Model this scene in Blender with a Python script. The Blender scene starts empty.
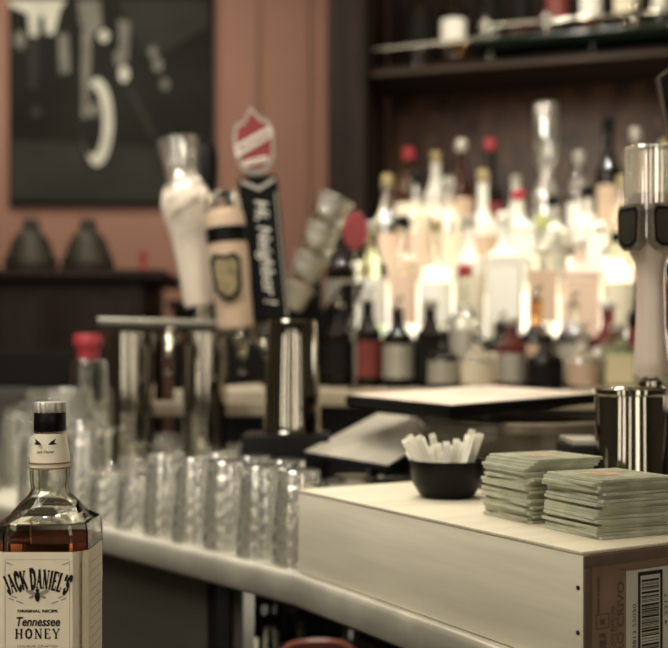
import bpy, bmesh, math, random
from mathutils import Vector, Matrix
random.seed(7)
PI = math.pi
COL = bpy.context.scene.collection
F = 1100.0; CX = 334.0; HY = 358.0; HC = 0.28          # focal (px), principal x, horizon y, eye height above counter

def PT(px, py, Y):                                      # a point at depth Y seen at px,py
    return Vector(((px-CX)/F*Y, Y, HC-(py-HY)/F*Y))
def X_(px, Y): return (px-CX)/F*Y
def Z_(py, Y): return HC-(py-HY)/F*Y

# ---------------------------------------------------------------- materials
def lin(c):
    return tuple(((x/12.92) if x <= 0.04045 else ((x+0.055)/1.055)**2.4) for x in c)
def mat(name, rgb, rough=0.5, metal=0.0, trans=0.0, ior=1.45, var=0.12, scale=8.0, bump=0.0, emit=0.0, stretch=None, rgb2=None, coat=0.0, alpha=1.0):
    m = bpy.data.materials.new(name); m.use_nodes = True
    nt = m.node_tree; b = nt.nodes['Principled BSDF']
    c = lin([x/255 for x in rgb])
    c2 = lin([x/255 for x in rgb2]) if rgb2 else tuple(max(0, x*(1-var)) for x in c)
    tc = nt.nodes.new('ShaderNodeTexCoord'); mp = nt.nodes.new('ShaderNodeMapping')
    nz = nt.nodes.new('ShaderNodeTexNoise'); nz.inputs['Scale'].default_value = scale; nz.inputs['Detail'].default_value = 5
    if stretch: mp.inputs['Scale'].default_value = stretch
    nt.links.new(tc.outputs['Object'], mp.inputs['Vector']); nt.links.new(mp.outputs['Vector'], nz.inputs['Vector'])
    rp = nt.nodes.new('ShaderNodeValToRGB')
    rp.color_ramp.elements[0].position = 0.35; rp.color_ramp.elements[1].position = 0.65
    rp.color_ramp.elements[0].color = (*c2, 1); rp.color_ramp.elements[1].color = (*c, 1)
    nt.links.new(nz.outputs['Fac'], rp.inputs['Fac']); nt.links.new(rp.outputs['Color'], b.inputs['Base Color'])
    b.inputs['Roughness'].default_value = rough; b.inputs['Metallic'].default_value = metal
    b.inputs['Transmission Weight'].default_value = trans; b.inputs['IOR'].default_value = ior
    if max(rgb) < 60 and not trans: b.inputs['Specular IOR Level'].default_value = .2
    b.inputs['Coat Weight'].default_value = coat; b.inputs['Alpha'].default_value = alpha
    if bump:
        bp = nt.nodes.new('ShaderNodeBump'); bp.inputs['Strength'].default_value = bump; bp.inputs['Distance'].default_value = 0.002
        nt.links.new(nz.outputs['Fac'], bp.inputs['Height']); nt.links.new(bp.outputs['Normal'], b.inputs['Normal'])
    if emit:
        nt.links.new(rp.outputs['Color'], b.inputs['Emission Color']); b.inputs['Emission Strength'].default_value = emit
    return m
M = {
 'wall': mat('terracotta paint', (166,124,106), 0.85, var=.06, scale=3, bump=.1),
 'walldim': mat('dim plaster', (84,77,66), 0.9),
 'ceil': mat('ceiling paint', (200,185,160), 0.9),
 'floor': mat('dark floor', (50,42,36), 0.7, scale=4),
 'darkwood': mat('dark wood', (40,29,24), 0.6, var=.35, scale=6, stretch=(6,6,1), bump=.1),
 'panelwood': mat('mottled dark wood panel', (82,58,42), 0.45, scale=9, rgb2=(46,32,25), stretch=(2,2,1)),
 'barwood': mat('varnished bar wood', (70,45,30), 0.3, var=.4, stretch=(1,8,8)),
 'black': mat('black plastic', (14,13,12), 0.35, var=.2),
 'blackmat': mat('matte black', (19,18,16), 0.7, var=.2),
 'steel': mat('brushed steel counter', (214,208,190), 0.38, .35, scale=30, stretch=(1,6,1), var=.08),
 'chrome': mat('chrome', (184,180,168), 0.07, 1.0, var=.05),
 'satin': mat('satin metal', (140,136,124), 0.28, 1.0, var=.15, scale=20),
 'glass': mat('clear glass', (252,252,244), 0.02, 0, 1.0, var=.01),
 'hazy': mat('hazy washed glass', (254,253,246), 0.03, 0, .93, ior=1.45, var=.02, coat=1.0),
 'glassfar': mat('bar bottle glass', (246,246,236), 0.04, 0, 1.0, ior=1.36, var=.02),
 'shelfglass': mat('greenish shelf glass', (40,54,46), 0.08, 0, .3, var=.1),
 'liquor': mat('honey liquor', (228,128,92), 0.0, 0, 1.0, ior=1.36, var=.04),
 'paper': mat('cream label paper', (222,212,186), 0.6, var=.05, scale=60),
 'ink': mat('black ink', (26,24,22), 0.6, var=.1),
 'inkgrey': mat('grey ink', (150,140,122), 0.6, var=.1),
 'inkbrown': mat('brown ink', (120,80,50), 0.6, var=.1),
 'pale': mat('pale plywood', (218,210,188), 0.55, var=.12, scale=5, stretch=(1,1,12), bump=.1),
 'paletop': mat('pale plywood lid', (204,195,170), 0.55, var=.12, scale=5, stretch=(1,8,1), bump=.1),
 'card': mat('brown cardboard', (118,96,80), 0.7, var=.12, scale=40),  # box end gets less light; that shade is mixed into this brown
 'cardedge': mat('dark brown wood rim', (88,70,56), 0.7, var=.2, scale=40),
 'stick': mat('white sticker', (172,169,156), 0.6, var=.05),  # white greyed to carry the shade of the box end
 'coaster': mat('grey green coaster board', (188,188,164), 0.75, var=.3, scale=40, bump=.2),
 'coastertop': mat('green coaster print', (156,156,126), 0.6, rgb2=(118,122,98), scale=30),
 'orange': mat('orange print', (206,158,122), 0.6, var=.3, scale=80),
 'straw': mat('white paper packets', (238,233,215), 0.6, var=.08),
 'ceramic': mat('white glazed ceramic', (228,214,196), 0.25, var=.06, coat=.5),
 'ceramicp': mat('pinkish glazed ceramic', (214,196,182), 0.25, var=.08, coat=.5),
 'tan': mat('tan painted wood', (205,178,152), 0.3, var=.1, coat=.4),
 'badgerim': mat('worn pewter rim',(134,124,110),.3,.4,var=.3,scale=60),
 'olive': mat('olive badge', (110,98,70), 0.4, rgb2=(150,134,100), scale=60),
 'red': mat('red plastic', (172,58,66), 0.4, var=.15),
 'redp': mat('red enamel', (158,66,70), 0.4, var=.2, coat=.4),
 'silver': mat('silver paint', (190,186,172), 0.4, .5, var=.1),
 'white': mat('white paint', (235,232,220), 0.5, var=.04),
 'greypaint': mat('grey green steel panel', (84,82,72), 0.5, .2, var=.12, scale=4),
 'reflector': mat('dark bronze', (66,62,52), 0.5, .4, var=.3),
 'ph0': mat('photo near black', (27,26,21), 0.7, rgb2=(38,37,31), scale=3),
 'ph1': mat('photo dark grey', (54,53,46), 0.7, var=.3, scale=6),
 'ph2': mat('photo mid grey', (120,116,100), 0.6, var=.3, scale=10),
 'ph3': mat('photo light grey', (212,208,188), 0.6, var=.15, scale=10),
 'menu': mat('pale menu paper', (226,212,192), 0.5, rgb2=(196,176,158), scale=7),
 'menug': mat('greyish laminated menu', (186,180,164), 0.3, rgb2=(150,144,130), scale=9, coat=.4),
 'tub': mat('dark smoked plastic tub', (108,98,84), 0.2, var=.3, coat=.6),
 'step': mat('lit frosted acrylic', (255,248,230), 0.5, emit=2.4, var=.05),
 'backbar': mat('pale back counter', (190,178,156), 0.4, var=.12),
 'bulb': mat('warm bulb', (255,238,205), 0.5, emit=30, var=.01),
}
def gcol(name, rgb, trans=1.0, rough=.05): return mat(name, rgb, rough, 0, trans, ior=1.36, var=.1)
for k_ in ('hazy','glassfar'):
    b_ = M[k_].node_tree.nodes['Principled BSDF']; b_.inputs['Coat Weight'].default_value = 1; b_.inputs['Coat IOR'].default_value = 2.8 if k_ == 'hazy' else 1.9; b_.inputs['Coat Roughness'].default_value = .06
G = {'clear': M['glassfar'], 'amber': gcol('amber glass',(214,160,104)), 'green': gcol('green glass',(176,186,152)),
     'dark': gcol('dark glass',(30,24,18),.3), 'red': gcol('red glass',(130,60,52),.6), 'white': mat('frosted white bottle',(240,238,225),.3,0,.35,var=.03),
     'pink': mat('pink frosted bottle',(228,206,190),.3,0,.5,var=.05), 'brown': gcol('brown glass',(96,56,34),.7)}
L = {'white': M['white'], 'cream': M['paper'], 'black': M['blackmat'], 'red': mat('dull red label',(118,52,48),.5), 'tan': M['tan'], 'yellow': mat('yellow label',(228,216,176),.5),
     'silver': M['silver'], 'green': mat('lime label',(196,204,130),.5), 'peach': mat('peach label',(224,196,172),.5)}

# ---------------------------------------------------------------- mesh helpers
def obj(name, bm, m, parent=None, smooth=True, ang=40, kind=None):
    bmesh.ops.recalc_face_normals(bm, faces=bm.faces[:])
    me = bpy.data.meshes.new(name); bm.to_mesh(me); bm.free()
    for x in (m if isinstance(m, (list, tuple)) else [m]): me.materials.append(x)
    if smooth:
        me.polygons.foreach_set('use_smooth', [True]*len(me.polygons)); me.set_sharp_from_angle(angle=math.radians(ang))
    o = bpy.data.objects.new(name, me); COL.objects.link(o)
    if parent: o.parent = parent
    if kind: o['kind'] = kind
    return o
def thing(name, label, cat, loc=(0,0,0), rz=0, group=None, rot=None):
    o = bpy.data.objects.new(name, None); COL.objects.link(o); o.empty_display_size = .02
    o.location = loc; o.rotation_euler = rot if rot else (0,0,rz)
    o['label'] = label; o['category'] = cat
    if group: o['group'] = group
    return o
def tag(o, label, cat, group=None):
    o['label'] = label; o['category'] = cat
    if group: o['group'] = group
    return o
def BM(): return bmesh.new()
def add_box(bm, c, s, rz=0, bev=0.0, mi=0, mtx=None):
    r = bmesh.ops.create_cube(bm, size=1.0)
    vs = r['verts']
    m = Matrix.Translation(c) @ Matrix.Rotation(rz,4,'Z') @ Matrix.Diagonal((s[0],s[1],s[2],1))
    if mtx is not None: m = mtx @ m
    bmesh.ops.transform(bm, matrix=m, verts=vs)
    fs = set(f for v in vs for f in v.link_faces)
    for f in fs: f.material_index = mi
    if bev:
        es = list(set(e for v in vs for e in v.link_edges))
        r2 = bmesh.ops.bevel(bm, geom=es, offset=bev, segments=2, affect='EDGES', profile=.5)
        for f in r2['faces']: f.material_index = mi
    return bm
def add_lathe(bm, prof, seg=32, c=(0,0,0), mi=0, closed=False, mod=None, mtx=None):
    rings = []
    for (r, z) in prof:
        if r < 1e-6:
            p = Vector((c[0], c[1], c[2]+z)); rings.append([bm.verts.new(mtx @ p if mtx else p)])
        else:
            ring = []
            for i in range(seg):
                a = 2*PI*i/seg; rr = r*(mod(a, z) if mod else 1)
                p = Vector((c[0]+rr*math.cos(a), c[1]+rr*math.sin(a), c[2]+z))
                ring.append(bm.verts.new(mtx @ p if mtx else p))
            rings.append(ring)
    n = len(rings)
    for k in range(n if closed else n-1):
        a, b = rings[k], rings[(k+1) % n]
        if len(a) == 1 and len(b) == 1: continue
        for i in range(seg):
            j = (i+1) % seg
            if len(a) == 1: f = bm.faces.new((a[0], b[j], b[i]))
            elif len(b) == 1: f = bm.faces.new((a[i], a[j], b[0]))
            else: f = bm.faces.new((a[i], a[j], b[j], b[i]))
            f.material_index = mi
    return bm
def add_tube(bm, pts, r, seg=10, mi=0, cap=True):
    pts = [Vector(p) for p in pts]; rings = []
    rs = r if isinstance(r, (list, tuple)) else [r]*len(pts)
    up = Vector((0,0,1))
    for i, p in enumerate(pts):
        t = (pts[min(i+1, len(pts)-1)] - pts[max(i-1, 0)]).normalized()
        u = t.cross(up) if abs(t.dot(up)) < .95 else t.cross(Vector((0,1,0)))
        u.normalize(); v = t.cross(u).normalized()
        rings.append([bm.verts.new(p + rs[i]*(u*math.cos(2*PI*k/seg) + v*math.sin(2*PI*k/seg))) for k in range(seg)])
    for a, b in zip(rings, rings[1:]):
        for k in range(seg):
            f = bm.faces.new((a[k], a[(k+1)%seg], b[(k+1)%seg], b[k])); f.material_index = mi
    if cap:
        for ring in (rings[0], rings[-1]):
            f = bm.faces.new(ring); f.material_index = mi
    return bm
def add_prism(bm, poly, ax, o0, o1, mi=0):               # poly in a plane, extruded along axis ax ('Z' : (x,y); 'Y' : (x,z))
    def mk(p, o): return (p[0], p[1], o) if ax == 'Z' else (p[0], o, p[1])
    a = [bm.verts.new(mk(p, o0)) for p in poly]; b = [bm.verts.new(mk(p, o1)) for p in poly]
    n = len(poly); fs = [bm.faces.new(a), bm.faces.new(list(reversed(b)))]
    for i in range(n): fs.append(bm.faces.new((a[i], a[(i+1)%n], b[(i+1)%n], b[i])))
    for f in fs: f.material_index = mi
    return bm
def add_loft(bm, rings, mi=0, cap=True):
    R = [[bm.verts.new(p) for p in r] for r in rings]; n = len(R[0])
    for a, b in zip(R, R[1:]):
        for i in range(n):
            f = bm.faces.new((a[i], a[(i+1)%n], b[(i+1)%n], b[i])); f.material_index = mi
    if cap:
        bm.faces.new(R[0]).material_index = mi; bm.faces.new(R[-1]).material_index = mi
    return bm
def sq_ring(hw, ch, z, k=3):                             # square section with rounded corners (hw half width, ch corner radius)
    out = []
    for q in range(4):
        cx = (hw-ch)*(1 if q in (0,3) else -1); cy = (hw-ch)*(1 if q in (0,1) else -1)
        for i in range(k+1):
            a = PI/2*q + PI/2*i/k
            out.append(Vector((cx+ch*math.cos(a), cy+ch*math.sin(a), z)))
    return out

# text -----------------------------------------------------------------
def text_mesh_into(bm, s, mapper, size, align='CENTER', shear=0, bold=0, width=None, mi=0):
    cu = bpy.data.curves.new('tmp', 'FONT'); cu.body = s; cu.size = size; cu.align_x = align
    cu.shear = shear; cu.offset = bold; cu.resolution_u = 3
    ob = bpy.data.objects.new('tmp', cu); me = bpy.data.meshes.new_from_object(ob)
    sx = 1.0
    if width:
        xs = [v.co.x for v in me.vertices]
        if xs: sx = width/(max(xs)-min(xs))
    vs = [bm.verts.new(mapper(v.co.x*sx, v.co.y)) for v in me.vertices]
    for p in me.polygons:
        try: bm.faces.new([vs[i] for i in p.vertices]).material_index = mi
        except ValueError: pass
    bpy.data.objects.remove(ob); bpy.data.curves.remove(cu); bpy.data.meshes.remove(me)
SG = {  # serif capitals: (width, strokes[(points, thick)], serif positions)
 'J': (.5, [([(.36,1),(.36,.22),(.27,.03),(.12,.03),(.05,.2)],1)], [(.36,1)]),
 'A': (.8, [([(.08,0),(.4,1)],0),([(.4,1),(.7,0)],1),([(.2,.35),(.6,.35)],0)], [(.08,0),(.7,0)]),
 'C': (.72, [([(.66,.75),(.55,.95),(.35,1),(.18,.85),(.1,.5),(.18,.15),(.35,0),(.55,.05),(.68,.25)],1)], []),
 'K': (.8, [([(.15,0),(.15,1)],1),([(.2,.42),(.66,1)],0),([(.34,.58),(.72,0)],1)], [(.15,0),(.15,1),(.66,1),(.72,0)]),
 'D': (.78, [([(.15,0),(.15,1)],1),([(.05,1),(.4,1),(.62,.85),(.7,.5),(.62,.15),(.4,0),(.05,0)],1)], [(.15,0),(.15,1)]),
 'N': (.85, [([(.15,0),(.15,1)],0),([(.15,1),(.7,0)],1),([(.7,0),(.7,1)],0)], [(.15,0),(.12,1),(.7,1)]),
 'I': (.38, [([(.19,0),(.19,1)],1)], [(.19,0),(.19,1)]),
 'E': (.68, [([(.15,0),(.15,1)],1),([(.05,1),(.6,1),(.6,.8)],0),([(.15,.5),(.48,.5)],0),([(.05,0),(.62,0),(.62,.22)],0)], []),
 'L': (.66, [([(.15,0),(.15,1)],1),([(.05,0),(.62,0),(.62,.25)],0)], [(.15,1)]),
 'S': (.62, [([(.52,.78),(.42,.97),(.22,.99),(.1,.8),(.16,.58),(.44,.44),(.54,.24),(.42,.03),(.2,.02),(.07,.24)],1)], []),
 'H': (.85, [([(.15,0),(.15,1)],1),([(.68,0),(.68,1)],1),([(.15,.5),(.68,.5)],0)], [(.15,0),(.15,1),(.68,0),(.68,1)]),
 'O': (.82, [([(.41,1),(.18,.85),(.1,.5),(.18,.15),(.41,0),(.64,.15),(.72,.5),(.64,.85),(.41,1)],1)], []),
 'Y': (.8, [([(.08,1),(.4,.45)],1),([(.72,1),(.4,.45),(.4,0)],0),([(.4,.48),(.4,0)],1)], [(.1,1),(.7,1),(.4,0)]),
 "'": (.25, [([(.12,1),(.1,.72)],1)], []),
 ' ': (.32, [], []),
}
def serif_text(bm, s, mapper, h, gap=.1, xs=1.0, tw=.17, nw=.07):
    total = sum(SG[c][0]+gap for c in s)-gap
    x = -total/2
    lay = [0]
    def quad(p, q, w):
        d = Vector((q[0]-p[0], q[1]-p[1])); 
        if d.length < 1e-6: return
        n = Vector((-d.y, d.x)).normalized()*w/2; e = d.normalized()*w*.18
        c4 = [(p[0]-e.x+n.x,p[1]-e.y+n.y),(q[0]+e.x+n.x,q[1]+e.y+n.y),(q[0]+e.x-n.x,q[1]+e.y-n.y),(p[0]-e.x-n.x,p[1]-e.y-n.y)]
        lay[0] += 1
        vs = [bm.verts.new(mapper((x+a)*h*xs, b*h) + Vector((0,-1e-6*(lay[0] % 12),0))) for a, b in c4]
        bm.faces.new(vs)
    for c in s:
        w, st, sf = SG[c]
        for pts, thick in st:
            for p, q in zip(pts, pts[1:]): quad(p, q, tw if thick else nw)
        for (a, b) in sf: quad((a-.14, b), (a+.14, b), .09)
        x += w+gap

# ---------------------------------------------------------------- room
def struct(name, bm, m, parent=None, smooth=False):
    return obj(name, bm, m, parent, smooth, kind='structure')
ZF = -1.07; ZT = 2.05; WB = 5.0
struct('floor', add_box(BM(), (0,2.3,ZF-.03), (6.4,6.6,.06)), M['floor'])
struct('ceiling', add_box(BM(), (0,2.3,ZT+.03), (6.4,6.6,.06)), M['ceil'])
struct('wall_back', add_box(BM(), (0,WB+.05,.49), (6.4,.1,3.12)), M['wall'])
struct('wall_left', add_box(BM(), (-3.15,2.3,.49), (.1,6.6,3.12)), M['walldim'])
struct('wall_right', add_box(BM(), (3.15,2.3,.49), (.1,6.6,3.12)), M['walldim'])
struct('wall_front', add_box(BM(), (0,-1.05,.49), (6.4,.1,3.12)), M['walldim'])
M['pane'] = mat('bright street window', (255,244,222), .4, emit=3.6, var=.25, scale=2)  # glowing panels added unseen behind the camera for chrome streaks and front fill
for i, (wx, ww, wz, wh) in enumerate(((-2.3,.45,.75,1.3),(-1.2,.28,.75,1.3),(-.25,.14,.8,1.2),(.75,.40,.75,1.3),(1.9,.22,.75,1.3))):
    wn = struct(f'window_{i+1}', add_box(BM(), (wx,-.985,wz), (ww+.08,.03,wh+.08), bev=.004), M['darkwood'])
    obj('pane', add_box(BM(), (wx,-.968,wz), (ww,.01,wh)), M['pane'], wn, smooth=False)
bm = BM()
for px, w in ((244,.13),(292,.16),(322,.05)):
    add_box(bm, (X_(px,WB),WB-.012,.49), (w,.010,3.1), bev=.004)
struct('trim_1', bm, M['wall'])
# ---------------------------------------------------------------- framed photo canvas on the back wall
pl = (X_(8,4.95), X_(213,4.95)); pz = (Z_(205,4.95), 1.95)
t = thing('framed_photograph', 'large black and white motorcycle photograph on canvas hung on the terracotta wall', 'picture', ((pl[0]+pl[1])/2,WB-.002,pz[0]))
w = pl[1]-pl[0]; h = pz[1]-pz[0]
obj('canvas', add_box(BM(), (0,-.02,h/2), (w,.04,h), bev=.004), M['ph0'], t)
def PP(px, py):                                          # photo point -> canvas coordinates
    p = PT(px, py, 4.955); return (p.x-(pl[0]+pl[1])/2, p.z-pz[0])
def blob(bm, pts, mi, lay):
    pts = [PP(*p) for p in pts]
    bm.faces.new([bm.verts.new((a, -.0405-.0006*lay, b)) for a, b in pts]).material_index = mi
def ell(cx, cy, rx, ry, n=28, rot=0):
    return [(cx+rx*math.cos(2*PI*i/n)*math.cos(rot)-ry*math.sin(2*PI*i/n)*math.sin(rot), cy+rx*math.cos(2*PI*i/n)*math.sin(rot)+ry*math.sin(2*PI*i/n)*math.cos(rot)) for i in range(n)]
bm = BM()
blob(bm, [(10,140),(211,150),(211,201),(10,199)], 1, 1)                 # road
blob(bm, [(120,0),(208,0),(208,26),(150,60),(126,26)], 1, 1)
blob(bm, ell(97,122,20,48), 0, 2)                                      # tyre
a = ell(97,122,16,44); b = ell(92,121,11,34)
o_, i_ = [PP(*p) for p in a], [PP(*p) for p in b]
for k in range(28):
    if 3 <= k <= 28 and not (9 <= k <= 19):
        j = (k+1) % 28
    elif k < 3: j = k+1
    else: continue
    bm.faces.new([bm.verts.new((q[0], -.043, q[1])) for q in (o_[k], o_[j], i_[j], i_[k])]).material_index = 3
for k in range(10,19):
    bm.faces.new([bm.verts.new((q[0], -.0425, q[1])) for q in (o_[k], o_[k+1], i_[k+1], i_[k])]).material_index = 2
blob(bm, ell(94,110,6,7), 2, 4)                                        # hub
blob(bm, [(82,30),(92,30),(88,118),(82,118)], 2, 4)                    # fork
blob(bm, [(78,0),(100,0),(102,28),(92,34),(80,24)], 2, 4)
blob(bm, ell(104,36,5,6), 3, 5); blob(bm, ell(124,74,5,8), 3, 5); blob(bm, ell(158,65,5,7), 2, 5); blob(bm, ell(165,84,4,6), 2, 5)
blob(bm, ell(120,58,6,9), 2, 4); blob(bm, ell(153,52,4,6), 2, 4)
blob(bm, [(118,20),(130,22),(128,60),(120,58)], 2, 3)
blob(bm, [(146,30),(152,30),(160,60),(154,66)], 1, 3)
blob(bm, [(126,88),(132,88),(156,134),(152,140)], 1, 3)                # pipe
blob(bm, [(8,0),(66,0),(60,10),(54,34),(46,34),(44,14),(38,18),(38,36),(30,36),(28,14),(10,6)], 3, 6)   # bright shirts
blob(bm, [(58,34),(68,34),(70,72),(60,74)], 2, 5)
blob(bm, ell(20,40,6,9), 2, 5); blob(bm, [(28,40),(38,40),(36,90),(30,88)], 1, 3)
blob(bm, [(170,14),(196,4),(200,14),(178,22)], 1, 5); blob(bm, ell(36,112,6,6), 1, 5)

obj('photo_print', bm, [M['ph0'], M['ph1'], M['ph2'], M['ph3']], t, smooth=False)

# ---------------------------------------------------------------- dark cabinet with two bronze lamps shades at the left
t = thing('dark_sideboard', 'long dark wooden sideboard against the terracotta wall at far left', 'cabinet', (-1.22,4.25,ZF))
H0 = .60-ZF
obj('cabinet_body', add_box(BM(), (0,0,H0/2-.02), (1.05,.5,H0-.04), bev=.01), M['darkwood'], t)
obj('cabinet_top', add_box(BM(), (0.03,-.02,H0-.02), (1.16,.56,.04), bev=.01), M['darkwood'], t)
for k in range(3):
    d = obj('door', add_box(BM(), (-.34+.34*k,-.26,H0/2), (.31,.02,H0-.2), bev=.006), M['darkwood'], t)
    obj('handle', add_lathe(BM(), [(0,0),(.012,.0),(.015,.02),(0,.028)], 12, mtx=Matrix.Translation((-.34+.34*k+.12,-.27,H0/2+.2)) @ Matrix.Rotation(PI/2,4,'X')), M['satin'], d)
t = thing('low_dark_cabinet', 'lower black cabinet between the sideboard and the back bar, behind the beer tower', 'cabinet', (-.34,4.42,ZF))
H1 = .50-ZF
obj('cabinet_body', add_box(BM(), (0,0,H1/2-.015), (.56,.42,H1-.03), bev=.008), M['blackmat'], t)
obj('cabinet_top', add_box(BM(), (0,-.01,H1-.015), (.59,.46,.03), bev=.008), M['darkwood'], t)
for k in (-1,1):
    d = obj('door', add_box(BM(), (.14*k,-.22,H1/2), (.25,.02,H1-.2), bev=.006), M['blackmat'], t)
    obj('handle', add_lathe(BM(), [(0,0),(.012,.0),(.015,.02),(0,.028)], 12, mtx=Matrix.Translation((.04*k,-.23,H1/2+.2)) @ Matrix.Rotation(PI/2,4,'X')), M['satin'], d)
for px, lab in ((31,'left of two dark bronze bell-shaped lamps on the sideboard'), (88,'right of two dark bronze bell-shaped lamps on the sideboard')):
    t = thing('bell_lamp', lab, 'lamp', (X_(px,4.2),4.2,.60), group='bronze lamps on the sideboard')
    obj('lamp_base', add_lathe(BM(), [(0,0),(.102,0),(.105,.02),(.09,.03),(0,.03)], 32), M['reflector'], t)
    obj('lamp_shade', add_lathe(BM(), [(.100,.03),(.103,.045),(.085,.08),(.072,.12),(.055,.15),(.035,.165),(.03,.17),(0,.172)], 32), M['reflector'], t)
    obj('neck', add_lathe(BM(), [(.026,.168),(.033,.178),(.03,.205),(.02,.212),(0,.213)], 24), M['reflector'], t)

# ---------------------------------------------------------------- back bar (runs at an angle: nearer on the right)
A0 = Vector((.10, 3.92)); DU = Vector((.959,-.283)); NV = Vector((-.283,-.959))   # NV points to the camera
ang = math.atan2(DU.y, DU.x)
def BB(u, v, z=0): p = A0 + DU*u + NV*v; return Vector((p.x, p.y, z))
t = thing('back_bar_cabinet', 'tall dark wooden back bar cabinet with open liquor shelf and panelled back', 'cabinet', BB(0,0,ZF), ang)
def bbx(u0,u1,v0,v1,z0,z1): return ((u0+u1)/2, -(v0+v1)/2, (z0+z1)/2-ZF), (u1-u0, v1-v0, z1-z0)
def bpart(name, m, *a, bev=.004): c, s = bbx(*a); return obj(name, add_box(BM(), c, s, bev=bev), m, t)
bpart('post', M['darkwood'], -.10,.02, -.3,.10, ZF,ZT-.01)
bpart('post', M['darkwood'], -.03,.045, .085,.125, ZF,ZT-.01, bev=.01)
bpart('back_panel', M['panelwood'], .02,2.3, -.34,-.30, .2,1.27)
bpart('upper_back_panel', M['darkwood'], .02,2.3, -.34,-.30, 1.27,ZT-.01)
sh = bpart('shelf', M['darkwood'], .02,2.3, -.30,.06, 1.27,1.295)
sm = bbx(.045,2.3,.06,.075,1.262,1.276); obj('moulding', add_box(BM(), sm[0], sm[1], bev=.01), mat('worn shelf edge',(84,66,52),.5), sh)
t = thing('back_counter', 'pale-topped dark counter under the lit liquor bottles', 'counter', BB(0,0,ZF), ang)
bpart('counter_top', M['backbar'], -.1,2.3, .135,1.37, .17,.2045)
bpart('lower_cabinet', M['blackmat'], -.08,2.28, .14,1.33, ZF,.17)
# glass shelf + rail
t = thing('glass_shelf', 'dark greenish glass shelf with chrome rail across the top of the back bar', 'shelf', BB(0,0,0), ang)
def gx(u,v,z): return (u,-v,z)
obj('glass_pane', add_box(BM(), gx(.62+.55,-.06,1.335), (1.5,.44,.014), bev=.003), M['shelfglass'], t)
for u in (.46,.8,1.1,1.7): obj('bracket', add_tube(BM(), [gx(u,.02,1.2955),gx(u,.02,1.328)], .008), M['chrome'], t)
bm = BM(); add_tube(bm, [gx(.44,.13,1.385),gx(1.9,.13,1.385)], .007)
rl = obj('rail', bm, M['chrome'], t)
for u in (.46,.66,.94,1.3):
    p = obj('rail_post', add_lathe(BM(), [(0,0),(.013,0),(.006,.01),(.006,.04),(.014,.05),(.014,.062),(.005,.075),(0,.078)], 14, c=gx(u,.13,1.344)), M['chrome'], rl)
bm = BM(); add_tube(bm, [gx(.07,.10,1.345),gx(.5,.10,1.36)], .005); obj('rod', bm, M['chrome'], t)

# tiered lit riser
TIER = {'front':(.205, 1.10), 'second':(.33, .93), 'third':(.45, .76), 'top':(.56, .59)}   # z , v of bottle centre
for i, (k, (z, v)) in enumerate(TIER.items()):
    if i == 0: continue
    o = obj('riser_step', add_box(BM(), (1.20, -v, (z-.2052)/2), (2.1, .165, z-.2062), bev=.003), M['step'] if i > 1 else M['blackmat'])
    o.location = BB(0,0,.2055); o.rotation_euler = (0,0,ang)
    tag(o, ['','dark lowest riser step behind the front row of liquor bottles','glowing middle riser step under the third row of bottles','glowing tallest riser step under the back row of bottles'][i], 'step')

# bottles -------------------------------------------------------------
def bottle_profile(kind, r, h):
    s = {'round':(.60,.70,.78), 'slim':(.52,.66,.76), 'wide':(.55,.62,.70), 'square':(.64,.72,.78)}[kind]
    rn = min(.015, r*.42)
    return r, rn, h*s[0], h*s[1], h*s[2]
ALLB = []
def bottle(kind, loc, r, h, glass, label, cap, lab, group, pour=False, rz=0):
    r, rn, z1, z2, z3 = bottle_profile(kind, r, h)
    t = thing('liquor_bottle', lab, 'bottle', loc, rz, group)
    if kind == 'square':
        bm = add_loft(BM(), [sq_ring(r*.93,r*.2,0), sq_ring(r,r*.22,.004), sq_ring(r,r*.22,z1), sq_ring(r*.8,r*.4,z1+(z2-z1)*.4), sq_ring(rn*1.3,rn*1.2,z2), sq_ring(rn,rn*.99,z3), sq_ring(rn,rn*.99,h*.93)])
    else:
        bm = add_lathe(BM(), [(0,.006),(r*.8,0),(r,.006),(r,z1),(r*.93,z1+(z2-z1)*.35),(r*.62,z1+(z2-z1)*.8),(rn*1.3,z2+(z3-z2)*.4),(rn,z3),(rn,h*.93),(0,h*.93)], 24)
    obj('glass_body', bm, glass, t)
    if label:
        bm = BM(); za, zb = z1*(.42 if 'glass shelf' in group else .2), z1*.86
        if kind == 'square':
            add_box(bm, (0,-r-.0008,(za+zb)/2), (r*1.62,.0012,zb-za)); add_box(bm, (r+.0008,0,(za+zb)/2), (.0012,r*1.5,zb-za))
        else:
            n = 14; lo = []; hi = []
            for i in range(n+1):
                a = -PI/2 + (i/n-.5)*2.6
                lo.append(bm.verts.new(((r+.0009)*math.cos(a),(r+.0009)*math.sin(a),za))); hi.append(bm.verts.new(((r+.0009)*math.cos(a),(r+.0009)*math.sin(a),zb)))
            for i in range(n): bm.faces.new((lo[i],lo[i+1],hi[i+1],hi[i]))
        obj('label', bm, label, t)
    if pour:
        bm = add_lathe(BM(), [(0,h*.925),(rn*1.15,h*.925),(rn*1.2,h*.955),(rn*.6,h*.965),(.0045,h*1.0),(.004,h*1.03)], 12)
        add_tube(bm, [(0,0,h*1.02),(.003,-.002,h*1.06),(.012,-.006,h*1.10)], .004, 8)
        obj('pourer', bm, M['chrome'], t)
    else:
        obj('cap', add_lathe(BM(), [(0,h*.9),(rn*1.15,h*.9),(rn*1.2,h*.905),(rn*1.2,h*.99),(rn,h),(0,h)], 16), cap, t)
    return t
CAPN = {'red':M['red'],'black':M['blackmat'],'white':M['white'],'silver':M['silver'],'gold':mat('gold cap',(196,178,132),.3,.6),'lime':L['green']}
WORD = {'front':'front row','second':'second row','third':'third row','top':'back row'}
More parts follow.
